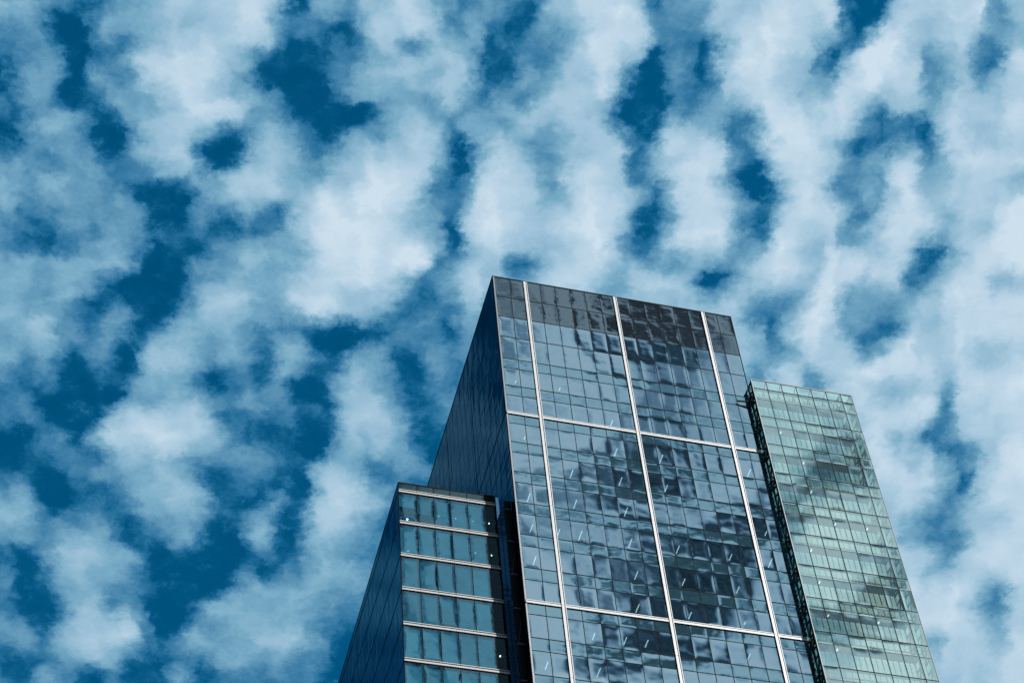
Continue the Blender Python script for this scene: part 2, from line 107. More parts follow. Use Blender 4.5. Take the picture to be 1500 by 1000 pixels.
    [35, 35, 35, 35, 35, 32, 16, 20, 36, 51, 62, 68, 62, 59, 57, 54, 44, 25, 9, 4, 17, 15, 9, 2, 0, 2, 13, 29, 41, 24, 20, 28, 48, 60, 66, 52, 44, 45, 38, 34, 34, 29, 28, 33, 34, 34, 34, 34, 34, 33, 54, 80, 72, 49, 21, 51, 69, 79, 82, 82, 75, 56, 48, 63, 73, 79, 79, 80, 78, 68, 77, 91, 91, 82, 69, 55, 51, 51, 56, 57, 55, 62, 70, 80, 82, 84, 85, 82, 75, 57, 41, 34, 59, 77, 91, 96, 99, 99, 99, 99],
    [32, 33, 34, 35, 35, 27, 11, 20, 33, 49, 58, 62, 57, 55, 52, 46, 35, 21, 6, 1, 4, 4, 2, 0, 4, 10, 19, 23, 27, 25, 29, 38, 53, 57, 57, 48, 41, 37, 35, 34, 34, 32, 31, 34, 33, 34, 34, 34, 33, 32, 62, 85, 68, 44, 24, 53, 71, 79, 78, 74, 67, 52, 47, 57, 71, 74, 59, 69, 77, 72, 79, 90, 90, 73, 52, 39, 49, 74, 79, 78, 70, 67, 68, 73, 77, 80, 87, 84, 74, 52, 34, 25, 55, 76, 90, 92, 94, 95, 95, 96],
    [24, 25, 26, 27, 28, 19, 12, 17, 28, 42, 53, 57, 56, 49, 43, 36, 34, 25, 9, 3, 0, 0, 2, 4, 11, 23, 33, 17, 20, 31, 32, 40, 56, 57, 55, 50, 42, 36, 34, 34, 36, 44, 41, 34, 28, 29, 34, 34, 33, 33, 66, 81, 55, 34, 25, 50, 68, 79, 72, 69, 67, 56, 47, 45, 61, 67, 50, 65, 80, 78, 84, 89, 84, 56, 23, 35, 55, 86, 89, 89, 82, 72, 66, 66, 73, 79, 81, 77, 68, 45, 38, 39, 61, 78, 90, 90, 89, 89, 89, 90],
    [33, 31, 30, 28, 25, 17, 11, 11, 19, 35, 55, 61, 58, 41, 39, 37, 32, 22, 9, 3, 1, 0, 6, 12, 19, 33, 42, 37, 39, 44, 42, 47, 57, 56, 56, 57, 49, 41, 34, 34, 35, 39, 31, 23, 23, 28, 34, 34, 34, 33, 66, 67, 31, 15, 14, 37, 59, 74, 73, 69, 66, 59, 49, 34, 47, 60, 64, 78, 88, 86, 88, 87, 69, 43, 13, 34, 60, 91, 91, 90, 89, 76, 66, 67, 69, 72, 69, 63, 54, 39, 41, 58, 71, 83, 90, 90, 89, 89, 89, 89],
    [46, 46, 44, 43, 40, 36, 20, 15, 29, 46, 62, 66, 57, 37, 44, 38, 24, 10, 2, 0, 12, 24, 33, 35, 37, 45, 52, 58, 57, 57, 56, 56, 55, 49, 49, 49, 47, 41, 34, 34, 32, 30, 20, 14, 21, 29, 34, 34, 34, 35, 53, 46, 16, 6, 7, 25, 49, 68, 77, 73, 66, 58, 57, 57, 61, 58, 50, 69, 85, 90, 91, 83, 52, 33, 22, 37, 58, 83, 88, 90, 90, 77, 66, 67, 67, 66, 57, 46, 33, 33, 43, 64, 68, 72, 76, 84, 89, 89, 89, 89],
    [39, 40, 40, 41, 45, 43, 23, 27, 47, 61, 68, 68, 64, 62, 68, 49, 25, 6, 2, 5, 27, 44, 56, 58, 57, 56, 56, 57, 57, 57, 56, 53, 49, 45, 43, 43, 44, 39, 34, 34, 25, 15, 19, 23, 30, 32, 34, 34, 34, 35, 42, 30, 10, 3, 4, 12, 35, 55, 69, 73, 72, 67, 66, 68, 66, 54, 31, 53, 73, 88, 91, 82, 46, 26, 16, 36, 55, 75, 85, 90, 90, 77, 66, 66, 67, 65, 52, 45, 39, 34, 39, 56, 66, 70, 70, 78, 90, 90, 90, 90],
    [31, 32, 33, 35, 43, 42, 30, 43, 57, 66, 72, 73, 69, 74, 81, 50, 25, 4, 6, 17, 39, 46, 50, 55, 57, 57, 56, 56, 56, 56, 54, 47, 45, 45, 38, 36, 37, 36, 34, 35, 25, 17, 21, 28, 35, 34, 34, 34, 34, 34, 36, 24, 10, 7, 15, 27, 50, 63, 69, 75, 79, 79, 74, 67, 61, 48, 31, 54, 73, 89, 88, 79, 51, 26, 11, 33, 52, 68, 82, 90, 90, 82, 73, 73, 73, 71, 61, 53, 49, 38, 35, 42, 61, 79, 83, 86, 89, 89, 89, 89],
    [25, 25, 26, 28, 33, 31, 32, 48, 59, 67, 75, 76, 69, 76, 73, 42, 26, 16, 22, 34, 52, 47, 47, 53, 55, 56, 57, 56, 56, 56, 53, 46, 41, 37, 30, 29, 30, 31, 32, 33, 26, 23, 22, 29, 34, 34, 34, 34, 34, 36, 39, 23, 10, 10, 26, 50, 80, 86, 77, 78, 77, 73, 63, 54, 48, 44, 40, 59, 76, 89, 84, 77, 68, 38, 10, 22, 40, 60, 79, 90, 90, 84, 78, 78, 79, 79, 78, 73, 65, 45, 38, 60, 74, 85, 88, 90, 89, 89, 89, 89],
    [23, 23, 22, 22, 22, 23, 29, 45, 54, 62, 71, 67, 61, 58, 49, 30, 25, 26, 33, 45, 56, 48, 45, 47, 53, 59, 63, 63, 62, 62, 55, 45, 36, 28, 22, 22, 23, 24, 25, 25, 18, 20, 29, 36, 38, 35, 34, 34, 34, 39, 47, 23, 10, 9, 27, 51, 81, 87, 78, 76, 72, 65, 54, 42, 35, 42, 56, 70, 81, 90, 88, 83, 76, 46, 14, 21, 37, 59, 78, 90, 90, 84, 77, 78, 78, 78, 79, 74, 64, 53, 47, 71, 83, 90, 90, 90, 90, 89, 89, 89],
    [23, 23, 23, 22, 27, 36, 37, 40, 45, 48, 51, 53, 47, 33, 27, 22, 23, 27, 35, 39, 44, 45, 48, 51, 55, 59, 63, 66, 67, 69, 56, 42, 29, 20, 15, 20, 23, 23, 23, 21, 15, 22, 35, 42, 43, 35, 34, 34, 34, 40, 44, 21, 16, 27, 43, 61, 84, 86, 78, 70, 64, 58, 50, 46, 48, 44, 46, 69, 83, 90, 91, 89, 82, 52, 21, 28, 47, 74, 84, 91, 90, 87, 83, 82, 81, 81, 80, 74, 58, 60, 65, 74, 80, 82, 83, 85, 89, 90, 90, 90],
    [23, 23, 23, 22, 33, 46, 37, 34, 34, 22, 20, 35, 29, 18, 21, 22, 22, 32, 37, 32, 35, 43, 52, 58, 57, 52, 51, 58, 54, 47, 43, 35, 24, 16, 13, 21, 23, 23, 23, 23, 21, 28, 35, 37, 37, 34, 34, 34, 34, 39, 40, 19, 29, 57, 68, 79, 88, 89, 84, 72, 61, 51, 44, 43, 50, 46, 41, 67, 83, 90, 95, 93, 82, 58, 33, 28, 42, 70, 84, 90, 88, 89, 90, 89, 88, 88, 87, 83, 72, 73, 79, 82, 80, 75, 72, 75, 87, 90, 90, 90],
    [23, 23, 23, 23, 38, 43, 35, 34, 30, 15, 18, 34, 19, 13, 21, 23, 25, 40, 38, 24, 26, 31, 40, 44, 45, 42, 43, 49, 41, 33, 34, 29, 23, 15, 14, 22, 23, 23, 23, 20, 17, 31, 37, 34, 34, 34, 34, 34, 34, 35, 35, 27, 45, 71, 80, 86, 90, 91, 86, 70, 57, 44, 37, 34, 36, 54, 67, 75, 83, 90, 95, 95, 85, 66, 45, 27, 32, 56, 78, 89, 83, 85, 90, 90, 89, 89, 90, 88, 82, 84, 90, 91, 84, 70, 58, 55, 75, 83, 84, 85],
    [23, 23, 23, 28, 43, 41, 34, 34, 26, 10, 23, 30, 15, 15, 23, 23, 29, 44, 35, 22, 22, 26, 33, 33, 33, 33, 34, 36, 35, 34, 34, 24, 16, 13, 16, 24, 23, 23, 23, 18, 13, 36, 42, 34, 34, 34, 34, 34, 34, 37, 37, 36, 59, 83, 88, 90, 90, 90, 83, 63, 52, 43, 36, 33, 32, 61, 83, 81, 83, 89, 95, 97, 90, 76, 57, 31, 27, 42, 62, 76, 75, 81, 90, 89, 89, 89, 89, 89, 88, 88, 90, 86, 78, 64, 50, 42, 67, 79, 79, 79],
    [23, 23, 22, 32, 46, 38, 34, 34, 22, 11, 27, 26, 11, 17, 23, 22, 32, 46, 31, 22, 22, 27, 34, 33, 33, 33, 33, 33, 34, 34, 34, 19, 11, 11, 17, 24, 23, 23, 23, 25, 28, 42, 41, 34, 36, 37, 36, 35, 35, 42, 44, 43, 69, 89, 90, 90, 90, 87, 78, 59, 50, 43, 37, 33, 32, 66, 91, 89, 85, 82, 90, 93, 91, 81, 66, 35, 27, 34, 46, 58, 66, 78, 90, 90, 89, 89, 89, 89, 90, 90, 90, 85, 75, 60, 44, 33, 63, 79, 79, 79],
    [23, 23, 22, 37, 44, 36, 34, 32, 17, 16, 31, 22, 11, 19, 23, 22, 36, 43, 27, 22, 22, 29, 34, 33, 33, 33, 33, 34, 34, 34, 31, 17, 11, 11, 19, 23, 23, 23, 23, 31, 38, 45, 40, 35, 41, 44, 43, 42, 42, 45, 40, 35, 66, 86, 90, 90, 89, 82, 71, 57, 49, 44, 42, 32, 18, 64, 90, 84, 80, 76, 84, 89, 90, 84, 72, 42, 36, 48, 53, 54, 50, 67, 91, 90, 89, 89, 89, 89, 90, 90, 90, 89, 83, 68, 55, 43, 64, 79, 79, 79],
    [23, 23, 26, 41, 42, 34, 34, 28, 13, 20, 33, 18, 13, 21, 23, 25, 40, 39, 23, 22, 23, 31, 34, 33, 33, 33, 33, 34, 34, 34, 29, 14, 11, 12, 20, 23, 23, 23, 24, 32, 39, 46, 39, 36, 43, 46, 46, 46, 46, 46, 33, 24, 55, 77, 89, 90, 89, 86, 76, 61, 56, 50, 41, 29, 12, 61, 87, 72, 69, 69, 77, 84, 89, 88, 81, 59, 52, 59, 55, 49, 35, 55, 91, 90, 90, 89, 90, 88, 76, 75, 84, 86, 85, 75, 64, 55, 68, 79, 79, 79],
    [23, 22, 31, 46, 39, 34, 34, 24, 9, 24, 29, 14, 15, 23, 23, 29, 44, 35, 22, 22, 25, 33, 33, 33, 33, 33, 33, 34, 34, 35, 26, 11, 11, 14, 21, 23, 23, 23, 26, 33, 40, 46, 38, 37, 44, 46, 46, 46, 46, 46, 32, 26, 55, 76, 90, 90, 90, 90, 81, 67, 67, 57, 32, 26, 27, 64, 78, 59, 59, 63, 71, 79, 87, 90, 89, 81, 72, 67, 50, 37, 27, 50, 91, 91, 90, 90, 90, 89, 67, 59, 75, 79, 80, 78, 69, 56, 70, 85, 84, 83],
    [23, 22, 35, 45, 37, 34, 34, 19, 13, 29, 25, 10, 18, 23, 22, 32, 47, 31, 22, 22, 27, 34, 33, 33, 33, 33, 33, 34, 34, 35, 23, 11, 11, 15, 23, 23, 23, 23, 27, 34, 41, 44, 37, 38, 45, 46, 46, 46, 46, 46, 30, 29, 58, 77, 90, 90, 90, 90, 80, 67, 68, 56, 27, 26, 36, 66, 70, 47, 49, 57, 65, 73, 80, 86, 90, 87, 79, 69, 46, 28, 22, 46, 89, 91, 90, 90, 90, 90, 73, 64, 75, 78, 78, 79, 74, 62, 72, 91, 91, 90],
    [23, 25, 40, 42, 34, 34, 30, 15, 17, 33, 21, 12, 20, 23, 22, 36, 43, 28, 22, 22, 29, 34, 33, 33, 33, 33, 33, 34, 34, 35, 20, 11, 11, 16, 24, 23, 23, 23, 28, 35, 42, 43, 35, 39, 46, 46, 46, 46, 46, 44, 28, 32, 61, 78, 90, 90, 90, 90, 79, 67, 68, 55, 25, 26, 38, 67, 69, 46, 49, 56, 63, 70, 77, 84, 90, 91, 83, 69, 43, 22, 21, 42, 82, 84, 84, 85, 85, 87, 77, 69, 75, 78, 78, 78, 78, 74, 79, 90, 90, 90],
    [22, 30, 44, 40, 34, 34, 26, 11, 22, 32, 17, 14, 22, 23, 25, 40, 39, 24, 22, 23, 30, 34, 33, 33, 33, 33, 34, 34, 34, 32, 18, 11, 11, 18, 24, 23, 23, 23, 29, 36, 43, 42, 34, 40, 46, 46, 46, 46, 46, 42, 27, 35, 64, 79, 90, 90, 90, 90, 78, 67, 69, 53, 24, 27, 39, 68, 68, 45, 49, 57, 64, 70, 77, 84, 90, 91, 83, 70, 42, 20, 20, 41, 77, 79, 78, 78, 79, 80, 78, 74, 71, 74, 78, 75, 74, 77, 82, 89, 90, 90],
    [22, 34, 46, 38, 34, 34, 22, 11, 26, 28, 13, 16, 23, 23, 29, 44, 35, 22, 22, 25, 32, 34, 33, 33, 33, 33, 34, 34, 34, 29, 15, 11, 12, 19, 23, 23, 23, 23, 30, 37, 44, 41, 34, 41, 46, 46, 46, 46, 46, 41, 25, 38, 67, 81, 90, 90, 90, 90, 77, 67, 69, 51, 22, 27, 40, 70, 67, 44, 50, 57, 64, 71, 77, 84, 90, 91, 83, 70, 42, 20, 20, 40, 76, 79, 78, 78, 78, 78, 78, 77, 70, 70, 78, 72, 68, 75, 82, 89, 90, 90],
    [24, 39, 43, 35, 34, 32, 17, 15, 30, 24, 10, 18, 23, 22, 33, 47, 32, 22, 22, 26, 34, 33, 33, 33, 33, 33, 34, 34, 35, 26, 12, 11, 13, 20, 23, 23, 23, 24, 31, 38, 45, 40, 35, 42, 46, 46, 46, 46, 46, 39, 23, 41, 68, 82, 90, 90, 90, 90, 76, 67, 69, 49, 20, 28, 42, 71, 66, 44, 50, 57, 64, 71, 77, 85, 90, 91, 83, 70, 43, 20, 20, 39, 75, 79, 78, 78, 78, 78, 78, 77, 70, 70, 77, 73, 67, 74, 81, 88, 90, 90],
    [29, 43, 41, 34, 34, 28, 13, 19, 34, 20, 12, 20, 23, 22, 36, 43, 28, 22, 22, 28, 34, 33, 33, 33, 33, 33, 34, 34, 35, 24, 11, 11, 14, 21, 23, 23, 23, 25, 32, 39, 46, 39, 36, 43, 46, 46, 46, 46, 46, 37, 22, 44, 70, 83, 90, 90, 90, 89, 75, 68, 69, 48, 21, 28, 43, 72, 66, 43, 50, 57, 64, 71, 77, 85, 90, 91, 83, 70, 43, 20, 20, 38, 74, 79, 78, 78, 78, 78, 78, 78, 71, 69, 77, 73, 66, 73, 80, 87, 90, 90],]
DECK_BEHIND = [
    [82, 80, 80, 82, 83, 83, 83, 82, 81, 79, 78, 79, 80, 82, 83, 83, 84, 84, 84, 84, 84, 84, 84, 84, 84, 84, 84, 84, 84, 84, 84, 84, 84, 84, 84, 84, 84, 84, 84, 84, 84, 84, 84, 84, 84, 84, 84, 84, 84, 84, 84, 84],
    [83, 81, 80, 81, 83, 83, 83, 83, 81, 80, 78, 79, 80, 82, 83, 83, 84, 84, 84, 84, 84, 84, 84, 84, 84, 84, 84, 84, 84, 84, 84, 84, 84, 84, 84, 84, 84, 84, 84, 84, 84, 84, 84, 84, 84, 84, 84, 84, 84, 84, 84, 84],
    [83, 82, 80, 80, 82, 83, 83, 83, 82, 80, 79, 78, 79, 81, 82, 83, 83, 84, 84, 84, 84, 84, 84, 84, 84, 84, 84, 84, 84, 84, 84, 84, 84, 84, 84, 84, 84, 84, 84, 84, 84, 84, 84, 84, 84, 84, 84, 84, 84, 84, 84, 84],
    [83, 82, 80, 80, 82, 83, 83, 83, 82, 81, 79, 78, 79, 80, 82, 83, 83, 84, 84, 84, 84, 84, 84, 84, 84, 84, 84, 84, 84, 84, 84, 84, 84, 84, 84, 84, 84, 84, 84, 84, 84, 84, 84, 84, 84, 84, 84, 84, 84, 84, 84, 84],
    [83, 83, 81, 80, 81, 83, 83, 83, 83, 81, 80, 78, 78, 80, 81, 83, 83, 83, 84, 84, 84, 84, 84, 84, 84, 84, 84, 84, 84, 84, 84, 84, 84, 84, 84, 84, 84, 84, 84, 84, 84, 84, 84, 84, 84, 84, 84, 84, 84, 84, 84, 84],
    [84, 83, 81, 79, 80, 83, 83, 83, 83, 82, 80, 79, 78, 79, 81, 81, 82, 83, 83, 84, 84, 84, 84, 84, 84, 84, 84, 84, 84, 84, 84, 84, 84, 84, 84, 84, 84, 84, 84, 84, 84, 84, 84, 84, 84, 84, 84, 84, 84, 84, 84, 84],
    [84, 83, 82, 80, 80, 82, 83, 83, 83, 82, 79, 75, 71, 70, 72, 74, 77, 80, 82, 83, 83, 84, 84, 84, 84, 84, 84, 84, 84, 84, 84, 84, 84, 84, 84, 84, 84, 84, 84, 84, 84, 84, 84, 84, 84, 84, 84, 84, 84, 84, 84, 84],
    [84, 83, 82, 80, 78, 79, 82, 83, 83, 80, 74, 64, 55, 50, 52, 57, 62, 68, 74, 79, 82, 83, 84, 84, 84, 84, 84, 84, 84, 84, 84, 84, 84, 84, 84, 84, 84, 84, 84, 84, 84, 84, 84, 84, 84, 84, 84, 84, 84, 84, 84, 84],
    [83, 83, 81, 74, 66, 70, 79, 82, 82, 78, 67, 49, 33, 25, 25, 29, 36, 43, 52, 65, 76, 82, 83, 84, 84, 84, 84, 84, 84, 84, 84, 84, 84, 84, 84, 84, 84, 84, 84, 84, 84, 84, 84, 84, 84, 84, 84, 84, 84, 84, 84, 84],
    [83, 83, 81, 71, 60, 63, 76, 82, 82, 78, 60, 28, 10, 5, 5, 7, 12, 20, 31, 47, 67, 79, 83, 84, 84, 84, 84, 84, 84, 84, 84, 84, 84, 84, 84, 84, 84, 84, 84, 84, 84, 84, 84, 84, 84, 84, 84, 84, 84, 84, 84, 84],
    [83, 83, 82, 76, 67, 66, 74, 80, 82, 79, 61, 22, 2, 2, 3, 2, 3, 10, 26, 46, 66, 79, 83, 83, 84, 84, 84, 84, 84, 84, 84, 84, 84, 84, 84, 84, 84, 84, 84, 84, 84, 84, 84, 84, 84, 84, 84, 84, 84, 84, 84, 84],
    [83, 83, 83, 80, 72, 65, 66, 73, 80, 80, 70, 47, 26, 16, 6, 1, 2, 10, 27, 48, 67, 77, 82, 83, 83, 83, 83, 83, 83, 83, 83, 83, 83, 84, 84, 84, 84, 84, 84, 84, 84, 84, 84, 84, 84, 84, 84, 84, 84, 84, 84, 84],
    [83, 83, 83, 80, 69, 53, 49, 62, 76, 81, 80, 72, 60, 50, 38, 24, 17, 22, 36, 52, 65, 74, 79, 82, 81, 80, 79, 79, 78, 79, 80, 82, 83, 83, 83, 83, 84, 84, 84, 84, 84, 84, 84, 84, 84, 84, 84, 84, 84, 84, 84, 84],
    [83, 83, 82, 79, 68, 53, 49, 61, 75, 81, 83, 81, 78, 73, 68, 62, 53, 47, 47, 53, 61, 70, 76, 80, 79, 77, 73, 69, 69, 70, 73, 77, 80, 81, 82, 83, 83, 83, 84, 84, 84, 84, 84, 84, 84, 84, 84, 84, 84, 84, 84, 84],
    [83, 83, 83, 82, 77, 69, 66, 71, 79, 82, 83, 83, 82, 81, 77, 69, 59, 50, 47, 51, 58, 66, 73, 78, 79, 76, 72, 68, 64, 64, 65, 68, 72, 75, 78, 79, 81, 83, 83, 84, 84, 84, 84, 84, 84, 84, 84, 84, 84, 84, 84, 84],
    [83, 83, 83, 83, 82, 81, 79, 80, 81, 81, 82, 82, 82, 82, 79, 71, 57, 46, 44, 50, 59, 66, 72, 76, 79, 79, 77, 74, 69, 64, 60, 59, 60, 62, 65, 70, 76, 81, 83, 83, 84, 84, 84, 84, 84, 84, 84, 84, 84, 84, 84, 84],
    [83, 83, 84, 84, 83, 83, 82, 80, 78, 75, 75, 77, 80, 82, 80, 72, 58, 45, 44, 53, 62, 67, 68, 71, 76, 80, 81, 79, 74, 67, 58, 51, 46, 44, 48, 58, 71, 80, 83, 83, 84, 84, 84, 84, 84, 84, 84, 84, 84, 84, 84, 84],
    [84, 84, 84, 84, 83, 83, 82, 79, 74, 70, 69, 72, 78, 81, 80, 71, 55, 43, 44, 53, 63, 67, 65, 65, 71, 78, 82, 80, 76, 68, 57, 45, 33, 29, 36, 53, 69, 79, 83, 83, 84, 84, 84, 84, 84, 84, 84, 84, 84, 84, 84, 84],
    [84, 84, 84, 84, 84, 83, 82, 79, 75, 72, 72, 75, 79, 81, 80, 70, 49, 29, 32, 44, 56, 65, 67, 67, 72, 78, 81, 79, 72, 59, 42, 26, 18, 21, 36, 56, 72, 80, 83, 84, 84, 84, 84, 84, 84, 84, 84, 84, 84, 84, 84, 84],
    [84, 84, 84, 84, 84, 83, 83, 81, 80, 78, 78, 80, 82, 83, 81, 71, 46, 20, 16, 25, 38, 54, 66, 73, 77, 80, 81, 77, 66, 49, 30, 16, 13, 26, 47, 65, 77, 82, 83, 84, 84, 84, 84, 84, 84, 84, 84, 84, 84, 84, 84, 84],
    [84, 84, 84, 84, 84, 84, 83, 83, 83, 82, 82, 82, 82, 81, 77, 66, 46, 21, 7, 4, 12, 36, 60, 75, 80, 82, 81, 75, 63, 45, 31, 26, 34, 49, 64, 75, 80, 83, 83, 84, 84, 84, 84, 84, 84, 84, 84, 84, 84, 84, 84, 84],
    [84, 84, 84, 84, 84, 84, 84, 84, 83, 83, 82, 80, 77, 71, 62, 51, 37, 20, 4, 0, 1, 19, 54, 74, 80, 81, 79, 73, 61, 44, 36, 42, 55, 67, 76, 81, 83, 83, 83, 83, 83, 84, 84, 84, 84, 84, 84, 84, 84, 84, 84, 84],
    [84, 84, 84, 84, 84, 84, 84, 83, 83, 81, 77, 72, 65, 54, 40, 28, 24, 15, 3, 0, 7, 28, 54, 72, 78, 78, 73, 62, 45, 26, 28, 51, 69, 77, 81, 83, 83, 83, 83, 82, 82, 82, 83, 84, 84, 84, 84, 84, 84, 84, 84, 84],
    [84, 84, 84, 84, 84, 84, 84, 83, 81, 76, 67, 58, 52, 47, 42, 37, 28, 15, 12, 20, 32, 47, 62, 73, 75, 69, 57, 41, 24, 13, 26, 55, 74, 81, 83, 83, 83, 83, 81, 77, 75, 77, 81, 83, 84, 84, 84, 84, 84, 84, 84, 84],
    [84, 84, 84, 84, 84, 84, 83, 83, 80, 70, 56, 45, 45, 51, 55, 51, 40, 29, 36, 51, 60, 63, 67, 70, 67, 53, 34, 18, 14, 25, 46, 69, 80, 83, 83, 83, 83, 81, 77, 70, 63, 67, 76, 82, 83, 84, 84, 84, 84, 84, 84, 84],
    [84, 84, 84, 84, 84, 84, 83, 83, 80, 71, 55, 41, 44, 58, 65, 63, 59, 61, 71, 74, 69, 64, 62, 59, 47, 25, 5, 1, 10, 36, 61, 76, 82, 83, 83, 83, 81, 77, 70, 59, 48, 52, 69, 79, 83, 83, 84, 84, 84, 84, 84, 84],
    [84, 84, 84, 84, 84, 84, 84, 83, 82, 76, 64, 53, 54, 61, 66, 67, 69, 72, 73, 67, 55, 47, 47, 44, 28, 8, 1, 0, 17, 46, 67, 78, 82, 83, 83, 82, 79, 72, 61, 48, 41, 48, 63, 76, 82, 83, 84, 84, 84, 84, 84, 84],
    [84, 84, 84, 84, 84, 84, 84, 83, 83, 80, 74, 68, 65, 66, 66, 67, 70, 71, 65, 48, 28, 21, 31, 30, 13, 2, 0, 3, 22, 50, 69, 78, 81, 82, 83, 82, 77, 66, 51, 37, 32, 41, 59, 74, 81, 83, 83, 84, 84, 84, 84, 84],
    [84, 84, 84, 84, 84, 84, 84, 84, 83, 83, 80, 77, 74, 72, 69, 68, 69, 67, 57, 38, 22, 20, 24, 20, 7, 0, 0, 3, 21, 48, 67, 76, 79, 78, 79, 80, 75, 62, 43, 25, 22, 35, 55, 70, 79, 83, 83, 84, 84, 84, 84, 84],
    [84, 84, 84, 84, 84, 84, 84, 84, 84, 83, 83, 82, 80, 77, 75, 74, 72, 64, 50, 36, 25, 22, 23, 17, 1, 0, 0, 1, 19, 43, 62, 73, 76, 72, 70, 75, 74, 60, 40, 23, 19, 31, 52, 69, 79, 82, 83, 84, 84, 84, 84, 84],
    [84, 84, 84, 84, 84, 84, 84, 84, 84, 84, 83, 83, 82, 81, 80, 79, 74, 60, 41, 37, 35, 32, 28, 16, 3, 0, 0, 2, 16, 39, 58, 71, 76, 65, 55, 61, 61, 49, 31, 18, 17, 31, 53, 69, 78, 82, 83, 84, 84, 84, 84, 84],
    [84, 84, 84, 84, 84, 84, 84, 84, 84, 84, 84, 83, 83, 83, 83, 82, 78, 60, 31, 37, 47, 46, 34, 16, 3, 0, 0, 2, 14, 37, 56, 69, 74, 63, 45, 37, 42, 36, 25, 22, 29, 44, 60, 73, 80, 83, 83, 84, 84, 84, 84, 84],
    [84, 84, 84, 84, 84, 84, 84, 84, 84, 84, 84, 84, 84, 84, 83, 83, 81, 66, 42, 42, 55, 56, 38, 13, 0, 0, 0, 0, 14, 36, 55, 69, 75, 69, 48, 28, 31, 28, 30, 37, 48, 59, 70, 78, 82, 83, 83, 84, 84, 84, 84, 84],
    [84, 84, 84, 84, 84, 84, 84, 84, 84, 84, 84, 84, 84, 84, 84, 83, 82, 75, 60, 51, 61, 57, 35, 4, 0, 0, 0, 4, 18, 39, 58, 71, 77, 75, 59, 42, 39, 47, 57, 67, 73, 76, 79, 81, 83, 83, 84, 84, 84, 84, 84, 84],
    [84, 84, 84, 84, 84, 84, 84, 84, 84, 84, 84, 84, 84, 84, 84, 84, 83, 82, 75, 65, 63, 51, 25, 5, 0, 0, 1, 8, 26, 47, 64, 74, 79, 78, 70, 57, 50, 56, 68, 76, 80, 82, 83, 83, 83, 84, 84, 84, 84, 84, 84, 84],
    [84, 84, 84, 84, 84, 84, 84, 84, 84, 84, 84, 84, 84, 84, 84, 84, 83, 83, 79, 73, 60, 39, 15, 2, 0, 0, 0, 17, 39, 57, 70, 77, 81, 81, 76, 66, 60, 65, 73, 80, 82, 83, 83, 83, 84, 84, 84, 84, 84, 84, 84, 84],
    [84, 84, 84, 84, 84, 84, 84, 84, 84, 84, 84, 84, 84, 84, 84, 83, 83, 81, 75, 63, 45, 21, 0, 0, 0, 8, 20, 38, 55, 68, 76, 80, 82, 82, 80, 76, 73, 75, 79, 82, 83, 83, 84, 84, 84, 84, 84, 84, 84, 84, 84, 84],
    [84, 84, 84, 84, 84, 84, 84, 84, 84, 84, 84, 84, 84, 84, 84, 83, 82, 78, 67, 49, 27, 9, 1, 0, 6, 20, 40, 56, 67, 75, 80, 82, 83, 83, 82, 81, 80, 80, 82, 83, 84, 84, 84, 84, 84, 84, 84, 84, 84, 84, 84, 84],
    [84, 84, 84, 84, 84, 84, 84, 84, 84, 84, 84, 84, 84, 84, 84, 83, 81, 74, 60, 42, 25, 15, 15, 22, 34, 50, 62, 71, 76, 80, 82, 83, 83, 83, 83, 83, 83, 83, 83, 83, 84, 84, 84, 84, 84, 84, 84, 84, 84, 84, 84, 84],
    [84, 84, 84, 84, 84, 84, 84, 84, 84, 84, 84, 84, 84, 84, 84, 83, 80, 73, 61, 45, 36, 33, 37, 45, 57, 67, 74, 79, 81, 82, 83, 83, 84, 84, 84, 84, 84, 84, 84, 84, 84, 84, 84, 84, 84, 84, 84, 84, 84, 84, 84, 84],
    [84, 84, 84, 84, 84, 84, 84, 84, 84, 84, 84, 84, 84, 84, 83, 83, 81, 76, 70, 63, 59, 60, 64, 68, 73, 77, 80, 82, 83, 83, 83, 84, 84, 84, 84, 84, 84, 84, 84, 84, 84, 84, 84, 84, 84, 84, 84, 84, 84, 84, 84, 84],
    [84, 84, 84, 84, 84, 84, 84, 84, 84, 84, 84, 84, 84, 84, 83, 83, 82, 80, 77, 74, 73, 74, 76, 79, 81, 82, 82, 83, 83, 83, 83, 84, 84, 84, 84, 84, 84, 84, 84, 84, 84, 84, 84, 84, 84, 84, 84, 84, 84, 84, 84, 84],
    [84, 84, 84, 84, 84, 84, 84, 84, 84, 84, 84, 84, 84, 84, 84, 83, 83, 82, 82, 81, 80, 79, 79, 80, 81, 82, 82, 83, 83, 83, 83, 84, 84, 84, 84, 84, 84, 84, 84, 84, 84, 84, 84, 84, 84, 84, 84, 84, 84, 84, 84, 84],
    [84, 84, 84, 84, 84, 84, 84, 84, 84, 84, 84, 84, 84, 84, 84, 84, 83, 83, 82, 81, 80, 79, 79, 80, 81, 81, 82, 82, 83, 83, 83, 83, 84, 84, 84, 84, 84, 84, 84, 84, 84, 84, 84, 84, 84, 84, 84, 84, 84, 84, 84, 84],]
AHEAD_BOX = (-0.38594, 0.35145, 0.50541, 1.15511)
AHEAD_AXES = ((0.943341, -0.331824), (0.331824, 0.943341))
BEHIND_BOX = (0.20440, 0.67230, 0.60358, 1.05864)


def deck(txt):
    return np.array(txt, float) / 99.0

